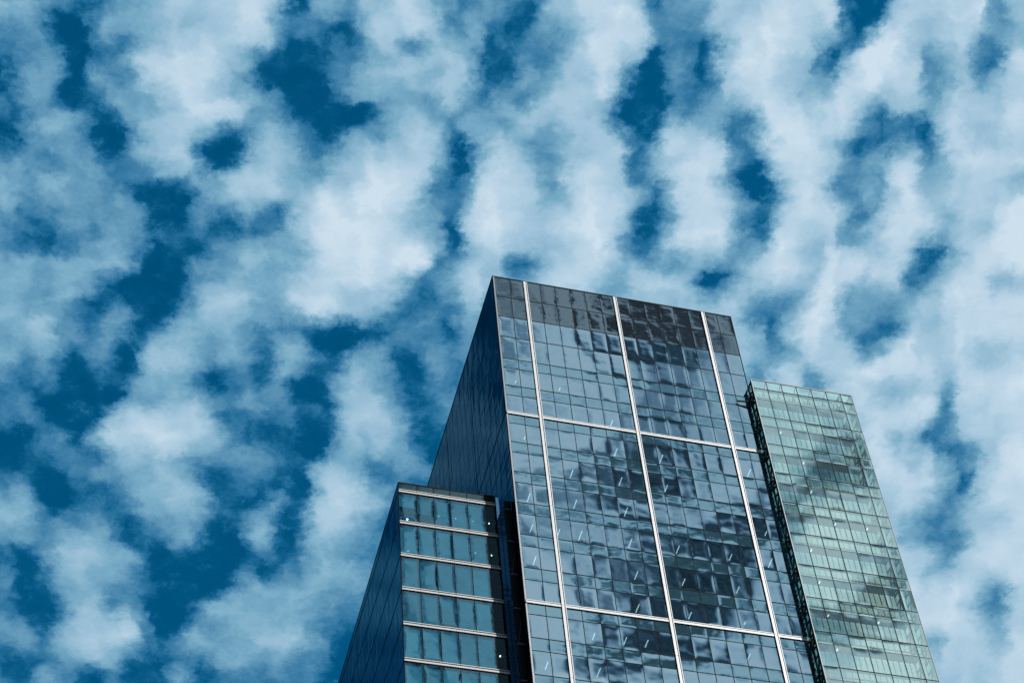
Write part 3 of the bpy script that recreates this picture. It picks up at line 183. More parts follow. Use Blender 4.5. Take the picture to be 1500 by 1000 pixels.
SKY = 0.1
w = bpy.data.worlds.new('World')
sc.world = w
w.use_nodes = True
nt = w.node_tree
nt.nodes.clear()
N = nt.nodes.new
def L(a, b): nt.links.new(a, b)
def mth(op, a, b=None, c=None, clamp=False):
    n = N('ShaderNodeMath'); n.operation = op; n.use_clamp = clamp
    for i, v in enumerate((a, b, c)):
        if v is None: continue
        if isinstance(v, (int, float)): n.inputs[i].default_value = v
        else: L(v, n.inputs[i])
    return n.outputs[0]
def vm(op, a, b=None):
    n = N('ShaderNodeVectorMath'); n.operation = op
    for i, v in enumerate((a, b)):
        if v is None: continue
        if isinstance(v, tuple): n.inputs[i].default_value = v
        else: L(v, n.inputs[i])
    return n
def ramp(fac, stops, interp='LINEAR'):
    n = N('ShaderNodeValToRGB'); cr = n.color_ramp; cr.interpolation = interp
    while len(cr.elements) < len(stops): cr.elements.new(0.5)
    for e, (p, c) in zip(cr.elements, stops):
        e.position = p; e.color = (*c, 1.0)
    L(fac, n.inputs[0])
    return n.outputs[0]
def lin(*c):
    return tuple((v / 255 / 12.92) if v / 255 <= 0.04045 else ((v / 255 + 0.055) / 1.055) ** 2.4 for v in c)

tc = N('ShaderNodeTexCoord')
sep = N('ShaderNodeSeparateXYZ'); L(tc.outputs['Generated'], sep.inputs[0])
dz = mth('MAXIMUM', sep.outputs[2], 0.06)
qx = mth('DIVIDE', sep.outputs[0], dz)
qy = mth('DIVIDE', sep.outputs[1], dz)
qv = N('ShaderNodeCombineXYZ'); L(qx, qv.inputs[0]); L(qy, qv.inputs[1])
def noise(vec, scale, detail, rough, dist=0.0):
    n = N('ShaderNodeTexNoise'); n.noise_dimensions = '3D'
    n.inputs['Scale'].default_value = scale; n.inputs['Detail'].default_value = detail
    n.inputs['Roughness'].default_value = rough; n.inputs['Distortion'].default_value = dist
    L(vec, n.inputs['Vector'])
    return n
# ragged edges: the deck is looked up at slightly displaced places
wn = noise(qv.outputs[0], 48.0, 9.0, 0.66)
wv = vm('SUBTRACT', wn.outputs['Color'], (0.5, 0.5, 0.5))
wsc = N('ShaderNodeVectorMath'); wsc.operation = 'SCALE'; L(wv.outputs[0], wsc.inputs[0]); wsc.inputs['Scale'].default_value = 0.026
wn2 = noise(qv.outputs[0], 150.0, 6.0, 0.6)
wv2 = vm('SUBTRACT', wn2.outputs['Color'], (0.5, 0.5, 0.5))
wsc2 = N('ShaderNodeVectorMath'); wsc2.operation = 'SCALE'; L(wv2.outputs[0], wsc2.inputs[0]); wsc2.inputs['Scale'].default_value = 0.009
qw = vm('ADD', vm('ADD', qv.outputs[0], wsc.outputs[0]).outputs[0], wsc2.outputs[0])
sw = N('ShaderNodeSeparateXYZ'); L(qw.outputs[0], sw.inputs[0])

def curves3(fac, vals):
    """three 1-D profiles at once; vals is (n, 3), returned with scale and offset"""
    n = N('ShaderNodeRGBCurve')
    lo, hi = vals.min(0), vals.max(0)
    sc_ = np.where(hi - lo > 1e-9, hi - lo, 1.0)
    nv = (vals - lo) / sc_
    k = len(vals)
    for ch in range(3):
        cv = n.mapping.curves[ch]
        xs = (np.arange(k) + 0.5) / k
        cv.points[0].location = (0.0, float(nv[0, ch])); cv.points[1].location = (1.0, float(nv[-1, ch]))
        for x, y in zip(xs, nv[:, ch]):
            cv.points.new(float(x), float(y))
        for pnt in cv.points: pnt.handle_type = 'AUTO'
    n.mapping.update()
    cx = N('ShaderNodeCombineXYZ')
    for i in range(3): L(fac, cx.inputs[i])
    L(cx.outputs[0], n.inputs['Color'])
    m = N('ShaderNodeVectorMath'); m.operation = 'MULTIPLY_ADD'
    L(n.outputs[0], m.inputs[0]); m.inputs[1].default_value = tuple(map(float, sc_)); m.inputs[2].default_value = tuple(map(float, lo))
    return m.outputs[0]

def deck_field(txt, fu, fv, rank):
    D = deck(txt)
    mean = float(D.mean())
    U, S, V = np.linalg.svd(D - mean, full_matrices=False)
    U = U * np.sqrt(S); V = (V.T * np.sqrt(S))
    total = mean
    for k in range(0, rank, 3):
        a = curves3(fu, V[:, k:k + 3]); b = curves3(fv, U[:, k:k + 3])
        total = mth('ADD', vm('DOT_PRODUCT', a, b).outputs['Value'], total)
    return total
def inside(f, e):
    a = mth('DIVIDE', f, e, clamp=True)
    b = mth('DIVIDE', mth('SUBTRACT', 1.0, f), e, clamp=True)
    return mth('MULTIPLY', a, b)
def dot2(ax):
    return mth('MULTIPLY_ADD', sw.outputs[0], ax[0], mth('MULTIPLY', sw.outputs[1], ax[1]))
fa = mth('DIVIDE', mth('SUBTRACT', dot2(AHEAD_AXES[0]), AHEAD_BOX[0]), AHEAD_BOX[1] - AHEAD_BOX[0])
fb = mth('DIVIDE', mth('SUBTRACT', dot2(AHEAD_AXES[1]), AHEAD_BOX[2]), AHEAD_BOX[3] - AHEAD_BOX[2])
d1 = deck_field(DECK_AHEAD, fa, fb, 48)
m1 = mth('MULTIPLY', inside(fa, 0.02), inside(fb, 0.02))
# behind the camera (mirrored in the facade): same deck, y runs the other way
hx = mth('ADD', mth('MULTIPLY', qx, 0.6), mth('MULTIPLY', sw.outputs[0], 0.4))
hy = mth('ADD', mth('MULTIPLY', qy, 0.6), mth('MULTIPLY', sw.outputs[1], 0.4))
ga = mth('DIVIDE', mth('SUBTRACT', hx, BEHIND_BOX[0]), BEHIND_BOX[1] - BEHIND_BOX[0])
gb = mth('DIVIDE', mth('SUBTRACT', mth('MULTIPLY', hy, -1.0), BEHIND_BOX[2]), BEHIND_BOX[3] - BEHIND_BOX[2])
d2 = mth('ADD', deck_field(DECK_BEHIND, ga, gb, 24), 0.0)
m2 = mth('MULTIPLY', inside(ga, 0.1), inside(gb, 0.1))
# elsewhere: banded altocumulus, thinner to the left (west)
st = N('ShaderNodeMapping'); st.inputs['Rotation'].default_value = (0, 0, math.radians(35)); st.inputs['Scale'].default_value = (1.0, 2.0, 1.0)
L(qw.outputs[0], st.inputs[0])
gen = noise(st.outputs[0], 5.0, 4.0, 0.5)
side = mth('MULTIPLY_ADD', sw.outputs[0], 0.6, 0.36, clamp=True)
g0 = mth('MULTIPLY_ADD', mth('SUBTRACT', gen.outputs['Fac'], 0.5), 2.4, side)
def lerp(a, b, t):
    n = N('ShaderNodeMix'); n.data_type = 'FLOAT'
    L(t, n.inputs[0]); L(a, n.inputs[2]); L(b, n.inputs[3])
    return n.outputs[0]
base = lerp(lerp(g0, d1, m1), d2, m2)
# wisps and billows: ragged at the cloud edges, calmer inside the thick cloud
bil = noise(qw.outputs[0], 40.0, 12.0, 0.60)
fine = noise(qv.outputs[0], 170.0, 10.0, 0.72, 0.8)
edge = N('ShaderNodeMapRange'); edge.interpolation_type = 'SMOOTHSTEP'
edge.inputs[1].default_value = 0.35; edge.inputs[2].default_value = 0.85; edge.inputs[3].default_value = 1.0; edge.inputs[4].default_value = 0.36
L(base, edge.inputs[0])
calm = mth('MULTIPLY', edge.outputs[0], mth('MULTIPLY_ADD', m2, -0.72, 1.0))
n1 = mth('MULTIPLY', mth('SUBTRACT', bil.outputs['Fac'], 0.5), 0.38)
n2 = mth('MULTIPLY_ADD', mth('SUBTRACT', fine.outputs['Fac'], 0.5), 0.22, n1)
raw = mth('MULTIPLY_ADD', n2, calm, mth('MAXIMUM', base, mth('MULTIPLY_ADD', bil.outputs['Fac'], 0.75, -0.29)))
# thin veil breaks up quickly towards the clear gaps
shape = N('ShaderNodeFloatCurve'); cv = shape.mapping.curves[0]
cv.points[0].location = (0.0, 0.0); cv.points[1].location = (1.0, 0.94)
for x, y in ((0.08, 0.06), (0.18, 0.14), (0.30, 0.28), (0.42, 0.40), (0.55, 0.53), (0.70, 0.695), (0.85, 0.835)): cv.points.new(x, y)
shape.mapping.update()
L(mth('ADD', raw, 0.0, clamp=True), shape.inputs['Value'])
lvl = shape.outputs[0]
cloud = ramp(lvl, [(0.0, lin(0, 80, 124)), (0.11, lin(8, 90, 134)), (0.22, lin(34, 108, 152)), (0.33, lin(64, 127, 167)), (0.55, lin(119, 170, 197)),
                   (0.78, lin(167, 200, 221)), (0.9, lin(193, 216, 232)), (1.0, lin(218, 234, 244))])
# behind the camera low levels are set dark slate to darken facade reflections
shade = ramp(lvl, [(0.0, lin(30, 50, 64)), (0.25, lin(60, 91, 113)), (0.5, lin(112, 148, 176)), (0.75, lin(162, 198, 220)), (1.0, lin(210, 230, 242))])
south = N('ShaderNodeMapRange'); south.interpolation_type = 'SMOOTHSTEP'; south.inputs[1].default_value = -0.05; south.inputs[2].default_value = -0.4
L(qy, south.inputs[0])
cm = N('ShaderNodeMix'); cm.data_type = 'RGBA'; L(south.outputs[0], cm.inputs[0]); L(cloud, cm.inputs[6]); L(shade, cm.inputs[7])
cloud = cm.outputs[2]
nis = N('ShaderNodeTexSky'); nis.sky_type = 'NISHITA'; nis.sun_disc = False
nis.sun_elevation = SUN_EL; nis.sun_rotation = SUN_AZ
nis.altitude = 50; nis.air_density = 1.0; nis.dust_density = 0.3; nis.ozone_density = 3.0
blue = vm('MULTIPLY', nis.outputs[0], (0.0, 0.68, 0.86))          # deep teal of the graded sky
behind_dim = N('ShaderNodeMapRange'); behind_dim.inputs[1].default_value = -0.5; behind_dim.inputs[2].default_value = 0.4; behind_dim.inputs[3].default_value = 0.24; behind_dim.inputs[4].default_value = 1.0  # clear sky dimmed behind the camera to deepen the facade reflections
L(qy, behind_dim.inputs[0])
blue_ = N('ShaderNodeVectorMath'); blue_.operation = 'SCALE'; L(blue.outputs[0], blue_.inputs[0]); L(behind_dim.outputs[0], blue_.inputs['Scale']); blue = blue_
cl10 = N('ShaderNodeVectorMath'); cl10.operation = 'SCALE'; L(cloud, cl10.inputs[0]); cl10.inputs['Scale'].default_value = 1.0 / SKY
mixc = N('ShaderNodeMix'); mixc.data_type = 'RGBA'
cover = N('ShaderNodeMapRange'); cover.interpolation_type = 'SMOOTHSTEP'; cover.inputs[1].default_value = 0.0; cover.inputs[2].default_value = 0.25
L(lvl, cover.inputs[0])
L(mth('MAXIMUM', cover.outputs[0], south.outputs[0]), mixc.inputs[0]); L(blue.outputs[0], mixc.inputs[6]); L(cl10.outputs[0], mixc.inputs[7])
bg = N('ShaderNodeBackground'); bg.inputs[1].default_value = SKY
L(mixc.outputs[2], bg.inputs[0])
wo = N('ShaderNodeOutputWorld'); L(bg.outputs[0], wo.inputs[0])
w.cycles.sampling_method = 'MANUAL'
w.cycles.sample_map_resolution = 1024

# ------------------------------------------------------------------ materials
def new_mat(name):
    m = bpy.data.materials.new(name); m.use_nodes = True
    t = m.node_tree; t.nodes.clear()
    out = t.nodes.new('ShaderNodeOutputMaterial')
    return m, t, out
def waves(t, scale, dist, coord='Object'):
    """slight unevenness of float glass as a bump"""
    c = t.nodes.new('ShaderNodeTexCoord')
    n = t.nodes.new('ShaderNodeTexNoise'); n.inputs['Scale'].default_value = scale; n.inputs['Detail'].default_value = 2.0
    t.links.new(c.outputs[coord], n.inputs['Vector'])
    b = t.nodes.new('ShaderNodeBump'); b.inputs['Strength'].default_value = 1.0; b.inputs['Distance'].default_value = dist
    t.links.new(n.outputs['Fac'], b.inputs['Height'])
    return b.outputs[0]
def glass(name, refl, trans, edge=0.0, back=None, rough=0.0, wave=(0.55, 0.012), ior=1.45, milk=None):
    """coated glass: tinted mirror + tinted see-through (or a painted back)"""
    m, t, out = new_mat(name)
    nrm = waves(t, *wave)
    g = t.nodes.new('ShaderNodeBsdfGlossy'); g.inputs['Color'].default_value = (*refl, 1); g.inputs['Roughness'].default_value = rough
    t.links.new(nrm, g.inputs['Normal'])
    if back is None:
        b = t.nodes.new('ShaderNodeBsdfTransparent'); b.inputs['Color'].default_value = (*trans, 1)
    else:
        b = t.nodes.new('ShaderNodeBsdfDiffuse'); b.inputs['Color'].default_value = (*back, 1)
    a = t.nodes.new('ShaderNodeAddShader')
    t.links.new(g.outputs[0], a.inputs[0]); t.links.new(b.outputs[0], a.inputs[1])
    last = a.outputs[0]
    if milk:
        d = t.nodes.new('ShaderNodeBsdfTranslucent'); d.inputs['Color'].default_value = (*milk, 1)
        d2 = t.nodes.new('ShaderNodeBsdfDiffuse'); d2.inputs['Color'].default_value = (*milk, 1)
        for x in (d, d2):
            a2 = t.nodes.new('ShaderNodeAddShader'); t.links.new(last, a2.inputs[0]); t.links.new(x.outputs[0], a2.inputs[1]); last = a2.outputs[0]
    if edge:
        f = t.nodes.new('ShaderNodeFresnel'); f.inputs['IOR'].default_value = ior
        s = t.nodes.new('ShaderNodeMath'); s.operation = 'MULTIPLY'; s.inputs[1].default_value = edge
        t.links.new(f.outputs[0], s.inputs[0])
        g2 = t.nodes.new('ShaderNodeBsdfGlossy'); g2.inputs['Color'].default_value = (0.55, 0.78, 0.9, 1); g2.inputs['Roughness'].default_value = rough
        t.links.new(nrm, g2.inputs['Normal'])
        mx = t.nodes.new('ShaderNodeMixShader')
        t.links.new(s.outputs[0], mx.inputs[0]); t.links.new(last, mx.inputs[1]); t.links.new(g2.outputs[0], mx.inputs[2]); last = mx.outputs[0]
    t.links.new(last, out.inputs[0])
    return m
def paint(name, col, rough=0.5, metal=0.0, var=0.12, scale=3.0, bump=0.0):
    m, t, out = new_mat(name)
    p = t.nodes.new('ShaderNodeBsdfPrincipled')
    c = t.nodes.new('ShaderNodeTexCoord')
    n = t.nodes.new('ShaderNodeTexNoise'); n.inputs['Scale'].default_value = scale; n.inputs['Detail'].default_value = 5
    t.links.new(c.outputs['Object'], n.inputs['Vector'])
    r = t.nodes.new('ShaderNodeValToRGB')
    r.color_ramp.elements[0].position = 0.3; r.color_ramp.elements[1].position = 0.7
    r.color_ramp.elements[0].color = (*[x * (1 - var) for x in col], 1); r.color_ramp.elements[1].color = (*[min(1, x * (1 + var)) for x in col], 1)
    t.links.new(n.outputs['Fac'], r.inputs[0]); t.links.new(r.outputs[0], p.inputs['Base Color'])
    p.inputs['Roughness'].default_value = rough; p.inputs['Metallic'].default_value = metal
    p.inputs['Specular IOR Level'].default_value = 0.5 if max(col) > 0.05 else 0.12
    t.links.new(p.outputs[0], out.inputs[0])
    return m
def lamp_mat(name, col, power):
    m, t, out = new_mat(name)
    e = t.nodes.new('ShaderNodeEmission'); e.inputs[0].default_value = (*col, 1); e.inputs[1].default_value = power
    t.links.new(e.outputs[0], out.inputs[0])
    return m

VISION = glass('vision_glass', (0.51, 0.575, 0.605), (0.22, 0.31, 0.34), edge=0.1, wave=(0.35, 0.012))
SPANDREL = glass('spandrel_glass', (0.37, 0.46, 0.485), None, edge=0.1, back=(0.016, 0.04, 0.05))
DARK_CLAD = glass('dark_cladding', (0.225, 0.25, 0.26), None, edge=0.05, back=(0.014, 0.014, 0.015), wave=(0.5, 0.016))
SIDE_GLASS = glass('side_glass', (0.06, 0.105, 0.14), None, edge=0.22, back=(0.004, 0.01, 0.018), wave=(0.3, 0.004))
WING_GLASS = glass('wing_glass', (0.11, 0.20, 0.235), (0.19, 0.52, 0.64), edge=0.15, wave=(0.5, 0.02))
BAY_GLASS = glass('dimmed_bay_glass', (0.012, 0.02, 0.025), (0.3, 0.45, 0.45))  # reflection cut so the bay in the tower's shade reads near black
WING_SIDE = glass('wing_side_glass', (0.010, 0.095, 0.16), None, edge=0.14, back=(0.004, 0.03, 0.045), wave=(0.3, 0.004))
WING_PARAPET = glass('parapet_glass', (0.07, 0.10, 0.105), None, edge=0.15, back=(0.02, 0.035, 0.036))
BOX_GLASS = glass('stair_glass', (0.56, 0.59, 0.53), (0.44, 0.48, 0.40), edge=0.1, wave=(0.4, 0.004), milk=(0.016, 0.02, 0.018))
BOX_BACK = glass('stair_back_glass', (0.06, 0.07, 0.07), (0.66, 0.70, 0.60), edge=0.1, milk=(0.07, 0.076, 0.066))
BOX_SIDE = glass('stair_side_glass', (0.06, 0.09, 0.09), (0.42, 0.68, 0.64), edge=0.1)
WHITE = paint('white_aluminium', (0.74, 0.735, 0.725), 0.45, 0.0, 0.05, 2.0)
WING_METAL = paint('grey_white_aluminium', (0.60, 0.59, 0.575), 0.45, 0.0, 0.08, 2.0)
DARK = paint('dark_aluminium', (0.007, 0.009, 0.011), 0.7, 0.0, 0.2)
EDGE = paint('grey_aluminium', (0.16, 0.17, 0.18), 0.4, 0.6, 0.1)
STEEL = paint('black_steel', (0.006, 0.008, 0.008), 0.6)
GREY_STEEL = paint('painted_steel', (0.09, 0.12, 0.12), 0.5, 0.0, 0.15)
SOFFIT = paint('soffit_panels', (0.55, 0.60, 0.58), 0.7, 0.0, 0.1, 1.2)
PALE = paint('pale_frame', (0.55, 0.60, 0.58), 0.5, 0.0, 0.08)
CEILING = paint('ceiling_tiles', (0.10, 0.11, 0.115), 0.8, 0.0, 0.15, 0.8)
FLOOR = paint('floor_slab', (0.05, 0.05, 0.05), 0.8)
BLUE_PIER = glass('blue_pier_glass', (0.13, 0.22, 0.32), None, edge=0.1, back=(0.03, 0.08, 0.12))
ROOF = paint('roof_gravel', (0.22, 0.22, 0.21), 0.9, 0.0, 0.2, 6.0)
TUBE = lamp_mat('light_tube', (0.80, 0.95, 1.0), 1.7)
SPOT = lamp_mat('downlight', (0.85, 1.0, 0.98), 9.0)

def blind_mat():
    m, t, out = new_mat('slatted_blind')
    c = t.nodes.new('ShaderNodeTexCoord'); s = t.nodes.new('ShaderNodeSeparateXYZ'); t.links.new(c.outputs['Object'], s.inputs[0])
    wv_ = t.nodes.new('ShaderNodeTexWave'); wv_.bands_direction = 'Z'; wv_.inputs['Scale'].default_value = 2.2; wv_.inputs['Distortion'].default_value = 0.6
    t.links.new(c.outputs['Object'], wv_.inputs['Vector'])
    n = t.nodes.new('ShaderNodeTexNoise'); n.inputs['Scale'].default_value = 0.9; t.links.new(c.outputs['Object'], n.inputs['Vector'])
    oi = t.nodes.new('ShaderNodeObjectInfo')
    r = t.nodes.new('ShaderNodeValToRGB'); r.color_ramp.elements[0].color = (0.03, 0.045, 0.05, 1); r.color_ramp.elements[1].color = (0.50, 0.55, 0.55, 1)
    a = t.nodes.new('ShaderNodeMath'); a.operation = 'MULTIPLY_ADD'; a.inputs[1].default_value = 0.16
    t.links.new(wv_.outputs['Fac'], a.inputs[0]); t.links.new(n.outputs['Fac'], a.inputs[2])
    a2 = t.nodes.new('ShaderNodeMath'); a2.operation = 'MULTIPLY_ADD'; a2.inputs[1].default_value = 0.45
    t.links.new(oi.outputs['Random'], a2.inputs[0]); t.links.new(a.outputs[0], a2.inputs[2])
    a3 = t.nodes.new('ShaderNodeMath'); a3.operation = 'SUBTRACT'; a3.inputs[1].default_value = 0.28
    t.links.new(a2.outputs[0], a3.inputs[0]); t.links.new(a3.outputs[0], r.inputs[0])
    p = t.nodes.new('ShaderNodeBsdfPrincipled'); p.inputs['Roughness'].default_value = 0.7
    t.links.new(r.outputs[0], p.inputs['Base Color'])
    tr = t.nodes.new('ShaderNodeBsdfTransparent'); mx = t.nodes.new('ShaderNodeMixShader'); mx.inputs[0].default_value = 0.25
    t.links.new(p.outputs[0], mx.inputs[1]); t.links.new(tr.outputs[0], mx.inputs[2]); t.links.new(mx.outputs[0], out.inputs[0])
    return m
BLIND = blind_mat()

def ground_mat():
    m, t, out = new_mat('asphalt')
    c = t.nodes.new('ShaderNodeTexCoord')
    n = t.nodes.new('ShaderNodeTexNoise'); n.inputs['Scale'].default_value = 0.2; n.inputs['Detail'].default_value = 8
    t.links.new(c.outputs['Object'], n.inputs['Vector'])
    r = t.nodes.new('ShaderNodeValToRGB'); r.color_ramp.elements[0].color = (0.035, 0.035, 0.036, 1); r.color_ramp.elements[1].color = (0.075, 0.073, 0.07, 1)
    t.links.new(n.outputs['Fac'], r.inputs[0])
    p = t.nodes.new('ShaderNodeBsdfPrincipled'); p.inputs['Roughness'].default_value = 0.85
    t.links.new(r.outputs[0], p.inputs['Base Color']); t.links.new(p.outputs[0], out.inputs[0])
    return m

# ------------------------------------------------------------------ mesh helpers
class MB:
    def __init__(s): s.v = []; s.f = []
    def box(s, x0, x1, y0, y1, z0, z1):
        b = len(s.v)
        s.v += [(x, y, z) for z in (z0, z1) for y in (y0, y1) for x in (x0, x1)]
        s.f += [tuple(b + i for i in q) for q in ((0, 2, 3, 1), (4, 5, 7, 6), (0, 1, 5, 4), (2, 6, 7, 3), (0, 4, 6, 2), (1, 3, 7, 5))]
        return s
    def bar(s, p, q, w, h=None):
        h = h or w
        p, q = Vector(p), Vector(q); d = (q - p).normalized()
        a = d.cross(Vector((0, 1, 0)) if abs(d.y) < 0.9 else Vector((1, 0, 0))).normalized(); c = d.cross(a)
        b = len(s.v)
        for e in (p, q):
            for i, j in ((-1, -1), (1, -1), (1, 1), (-1, 1)):
                s.v.append(tuple(e + a * (i * w / 2) + c * (j * h / 2)))
        s.f += [tuple(b + i for i in k) for k in ((0, 3, 2, 1), (4, 5, 6, 7), (0, 1, 5, 4), (1, 2, 6, 5), (2, 3, 7, 6), (3, 0, 4, 7))]
        return s
    def disc(s, c, r, h, n=14):
        b = len(s.v)
        for z in (0, h):
            for k in range(n):
                a = 2 * math.pi * k / n
                s.v.append((c[0] + r * math.cos(a), c[1] + r * math.sin(a), c[2] + z))
        s.f.append(tuple(b + i for i in reversed(range(n)))); s.f.append(tuple(b + n + i for i in range(n)))
        for k in range(n): s.f.append((b + k, b + (k + 1) % n, b + n + (k + 1) % n, b + n + k))
        return s
    def sheet(s, o, u, v, nrm, bulge=0.0, nu=11, nv=11, twist=0.0, tilt=(0, 0), skew=(0.5, 0.5)):
        """one pane: o corner, u and v edge vectors, pillowed along nrm"""
        o, u, v, nrm = Vector(o), Vector(u), Vector(v), Vector(nrm)
        b = len(s.v)
        for j in range(nv + 1):
            for i in range(nu + 1):
                a, c = i / nu, j / nv
                pa = a ** (math.log(0.5) / math.log(skew[0])); pc = c ** (math.log(0.5) / math.log(skew[1]))
                k = bulge * (1 - abs(2 * pa - 1) ** 4.5) * (1 - abs(2 * pc - 1) ** 4.5) + twist * (2 * a - 1) * (2 * c - 1) + tilt[0] * (a - .5) + tilt[1] * (c - .5)
                s.v.append(tuple(o + u * a + v * c + nrm * k))
        for j in range(nv):
            for i in range(nu):
                q = b + j * (nu + 1) + i
                s.f.append((q, q + 1, q + nu + 2, q + nu + 1))
        return s
    def build(s, name, mat, parent=None, smooth=False, kind=None, label=None, loc=None):
        me = bpy.data.meshes.new(name)
        c = Vector(loc) if loc is not None else Vector((0, 0, 0))
        me.from_pydata([tuple(Vector(p) - c) for p in s.v], [], s.f)
        if smooth:
            for p in me.polygons: p.use_smooth = True
        me.materials.append(mat)
        o = bpy.data.objects.new(name, me); COL.objects.link(o)
        if parent is not None: o.parent = parent
        q = parent
        while q is not None: c = c - q.location; q = q.parent
        o.location = c
        if kind: o['kind'] = kind
        if label: o['label'] = label
        return o
def thing(name, loc, label, cat):
    o = bpy.data.objects.new(name, None); COL.objects.link(o)
    o.location = loc; o['label'] = label; o['category'] = cat
    return o
def pane_set(name, quads, mat, parent, rest, wob, limit=100):
    """each quad (o, u, v, n) a pane of its own; past the limit the rest are one part"""
    extra = MB()
    for k, (o, u, v, n) in enumerate(quads):
        bl = random.choice((-1, -1, 1)) * random.uniform(0.25, 1.0) * wob
        kw = dict(bulge=bl, twist=random.uniform(-0.12, 0.12) * wob, tilt=(random.uniform(-0.12, 0.12) * wob, random.uniform(-0.12, 0.12) * wob),
                  skew=(random.uniform(0.4, 0.6), random.uniform(0.4, 0.6)))
        if k < limit:
            MB().sheet(o, u, v, n, **kw).build(name, mat, parent, smooth=True)
        else:
            extra.sheet(o, u, v, n, **kw)
    if extra.v: extra.build(rest, mat, parent, smooth=True, kind='stuff')

# ------------------------------------------------------------------ ground
g = MB(); g.box(-6000, 6000, -6000, 6000, -1.0, 0.0); g = g.build('ground', ground_mat()); g['kind'] = 'structure'
pv = MB(); pv.box(-60, 70, -14, 60, 0.0, 0.13); pv = pv.build('pavement', paint('paving_stone', (0.24, 0.235, 0.22), 0.8, 0, 0.15, 0.7)); pv['kind'] = 'structure'
G0 = 0.13

# ------------------------------------------------------------------ the tower
XS = [0.19 + 1.5 * k for k in range(17)]          # joints between panes on the front
DEPTH = 37.0
ST = 3.893
XR = XS[-1]
LOW = 96.0                                        # panes are built one by one down to here, below that as one glazing
tower = thing('office_tower', (0, 0, G0), 'tallest dark blue glass tower, white fins and a dark grey band along its roofline', 'tower')
rows = []                                         # (z bottom, z top, kind)
for a, b in ((0.0, 3.1), (3.1, 6.2)): rows.append((TOP - b, TOP - a, 'clad'))
for a, b in ((6.2, 9.3), (9.3, 12.56)): rows.append((TOP - b, TOP - a, 'vision'))
zf = TOP - 12.56                                  # floor lines from here on
floors = []
while zf > LOW:
    rows.append((zf - 1.38, zf, 'spandrel')); rows.append((zf - ST, zf - 1.38, 'vision')); floors.append(zf); zf -= ST
ZLOW = zf
GAP = 0.03
def quads_front(kind):
    out = []
    for z0, z1, k in rows:
        if k != kind: continue
        for i in range(16):
            out.append(((XS[i] + GAP, 0, z0 + GAP), (XS[i + 1] - XS[i] - 2 * GAP, 0, 0), (0, 0, z1 - z0 - 2 * GAP), (0, -1, 0)))
    return out
pane_set('window_pane', quads_front('vision'), VISION, tower, 'window_panes', 0.0062)
pane_set('spandrel_panel', quads_front('spandrel'), SPANDREL, tower, 'spandrel_panels', 0.006)
pane_set('cladding_panel', quads_front('clad'), DARK_CLAD, tower, 'cladding_panels', 0.009)

# left face, joints every 1.5 m, a wider one every 9 m
YS = [0.1 + 1.5 * k for k in range(25)]
def quads_left(z_lo):
    out = []
    for z0, z1, k in rows:
        if z1 < z_lo: continue
        for i in range(24):
            out.append(((0, YS[i + 1] - 0.02, z0 + 0.02), (0, -(YS[i + 1] - YS[i] - 0.04), 0), (0, 0, z1 - z0 - 0.04), (-1, 0, 0)))
    return out
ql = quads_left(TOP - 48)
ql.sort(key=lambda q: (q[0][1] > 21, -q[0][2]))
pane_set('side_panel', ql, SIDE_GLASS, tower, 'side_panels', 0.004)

# hidden faces and the storeys under the picture
lo = MB()
zz = ZLOW
while zz - ST > G0 + 2:
    for z0, z1 in ((zz - 1.38, zz), (zz - ST, zz - 1.38)):
        for i in range(16): lo.sheet((XS[i] + GAP, 0, z0 + GAP), (1.5 - 2 * GAP, 0, 0), (0, 0, z1 - z0 - 2 * GAP), (0, -1, 0), bulge=random.uniform(-.01, .01), nu=2, nv=2)
    zz -= ST
lo.build('lower_glazing', SPANDREL, tower, smooth=True, kind='stuff')
core = MB()
core.box(0.05, XR - 0.05, DEPTH - 0.3, DEPTH, G0, TOP - 0.1)
core.box(XR - 0.25, XR - 0.02, 0.25, DEPTH - 0.3, G0, TOP - 0.1)
core.box(0.06, 0.25, 0.25, DEPTH - 0.3, G0, TOP - 0.1)
core.box(0.25, XR - 0.25, 0.06, 0.2, G0, ZLOW - 0.05)
core.build('back_wall', DARK, tower)
MB().box(0.02, XR - 0.02, 0.02, DEPTH, TOP - 0.35, TOP - 0.11).build('roof', ROOF, tower)
cope = MB(); cope.box(-0.03, XR + 0.03, -0.04, 0.3, TOP - 0.10, TOP + 0.02); cope.box(-0.03, 0.3, 0.3, DEPTH, TOP - 0.10, TOP + 0.02)
cope.build('coping', DARK, tower)
MB().box(0.05, 0.19, -0.035, 0.1, ZLOW, TOP - 0.10).build('corner_trim', EDGE, tower)
MB().box(XR - 0.04, XR + 0.03, -0.035, 0.1, ZLOW, TOP - 0.10).build('corner_trim', DARK, tower)
for i in range(1, 16):
    if i in (2, 8, 14): continue
    MB().box(XS[i] - 0.023, XS[i] + 0.023, -0.03, 0.08, ZLOW, TOP - 0.10).build('mullion', DARK, tower)
for z0, z1, k in rows[:-1]:
    d = 0.03 if k != 'spandrel' else 0.021
    MB().box(0.19, XR - 0.04, -0.024, 0.08, z0 - d, z0 + d).build('transom', DARK, tower)
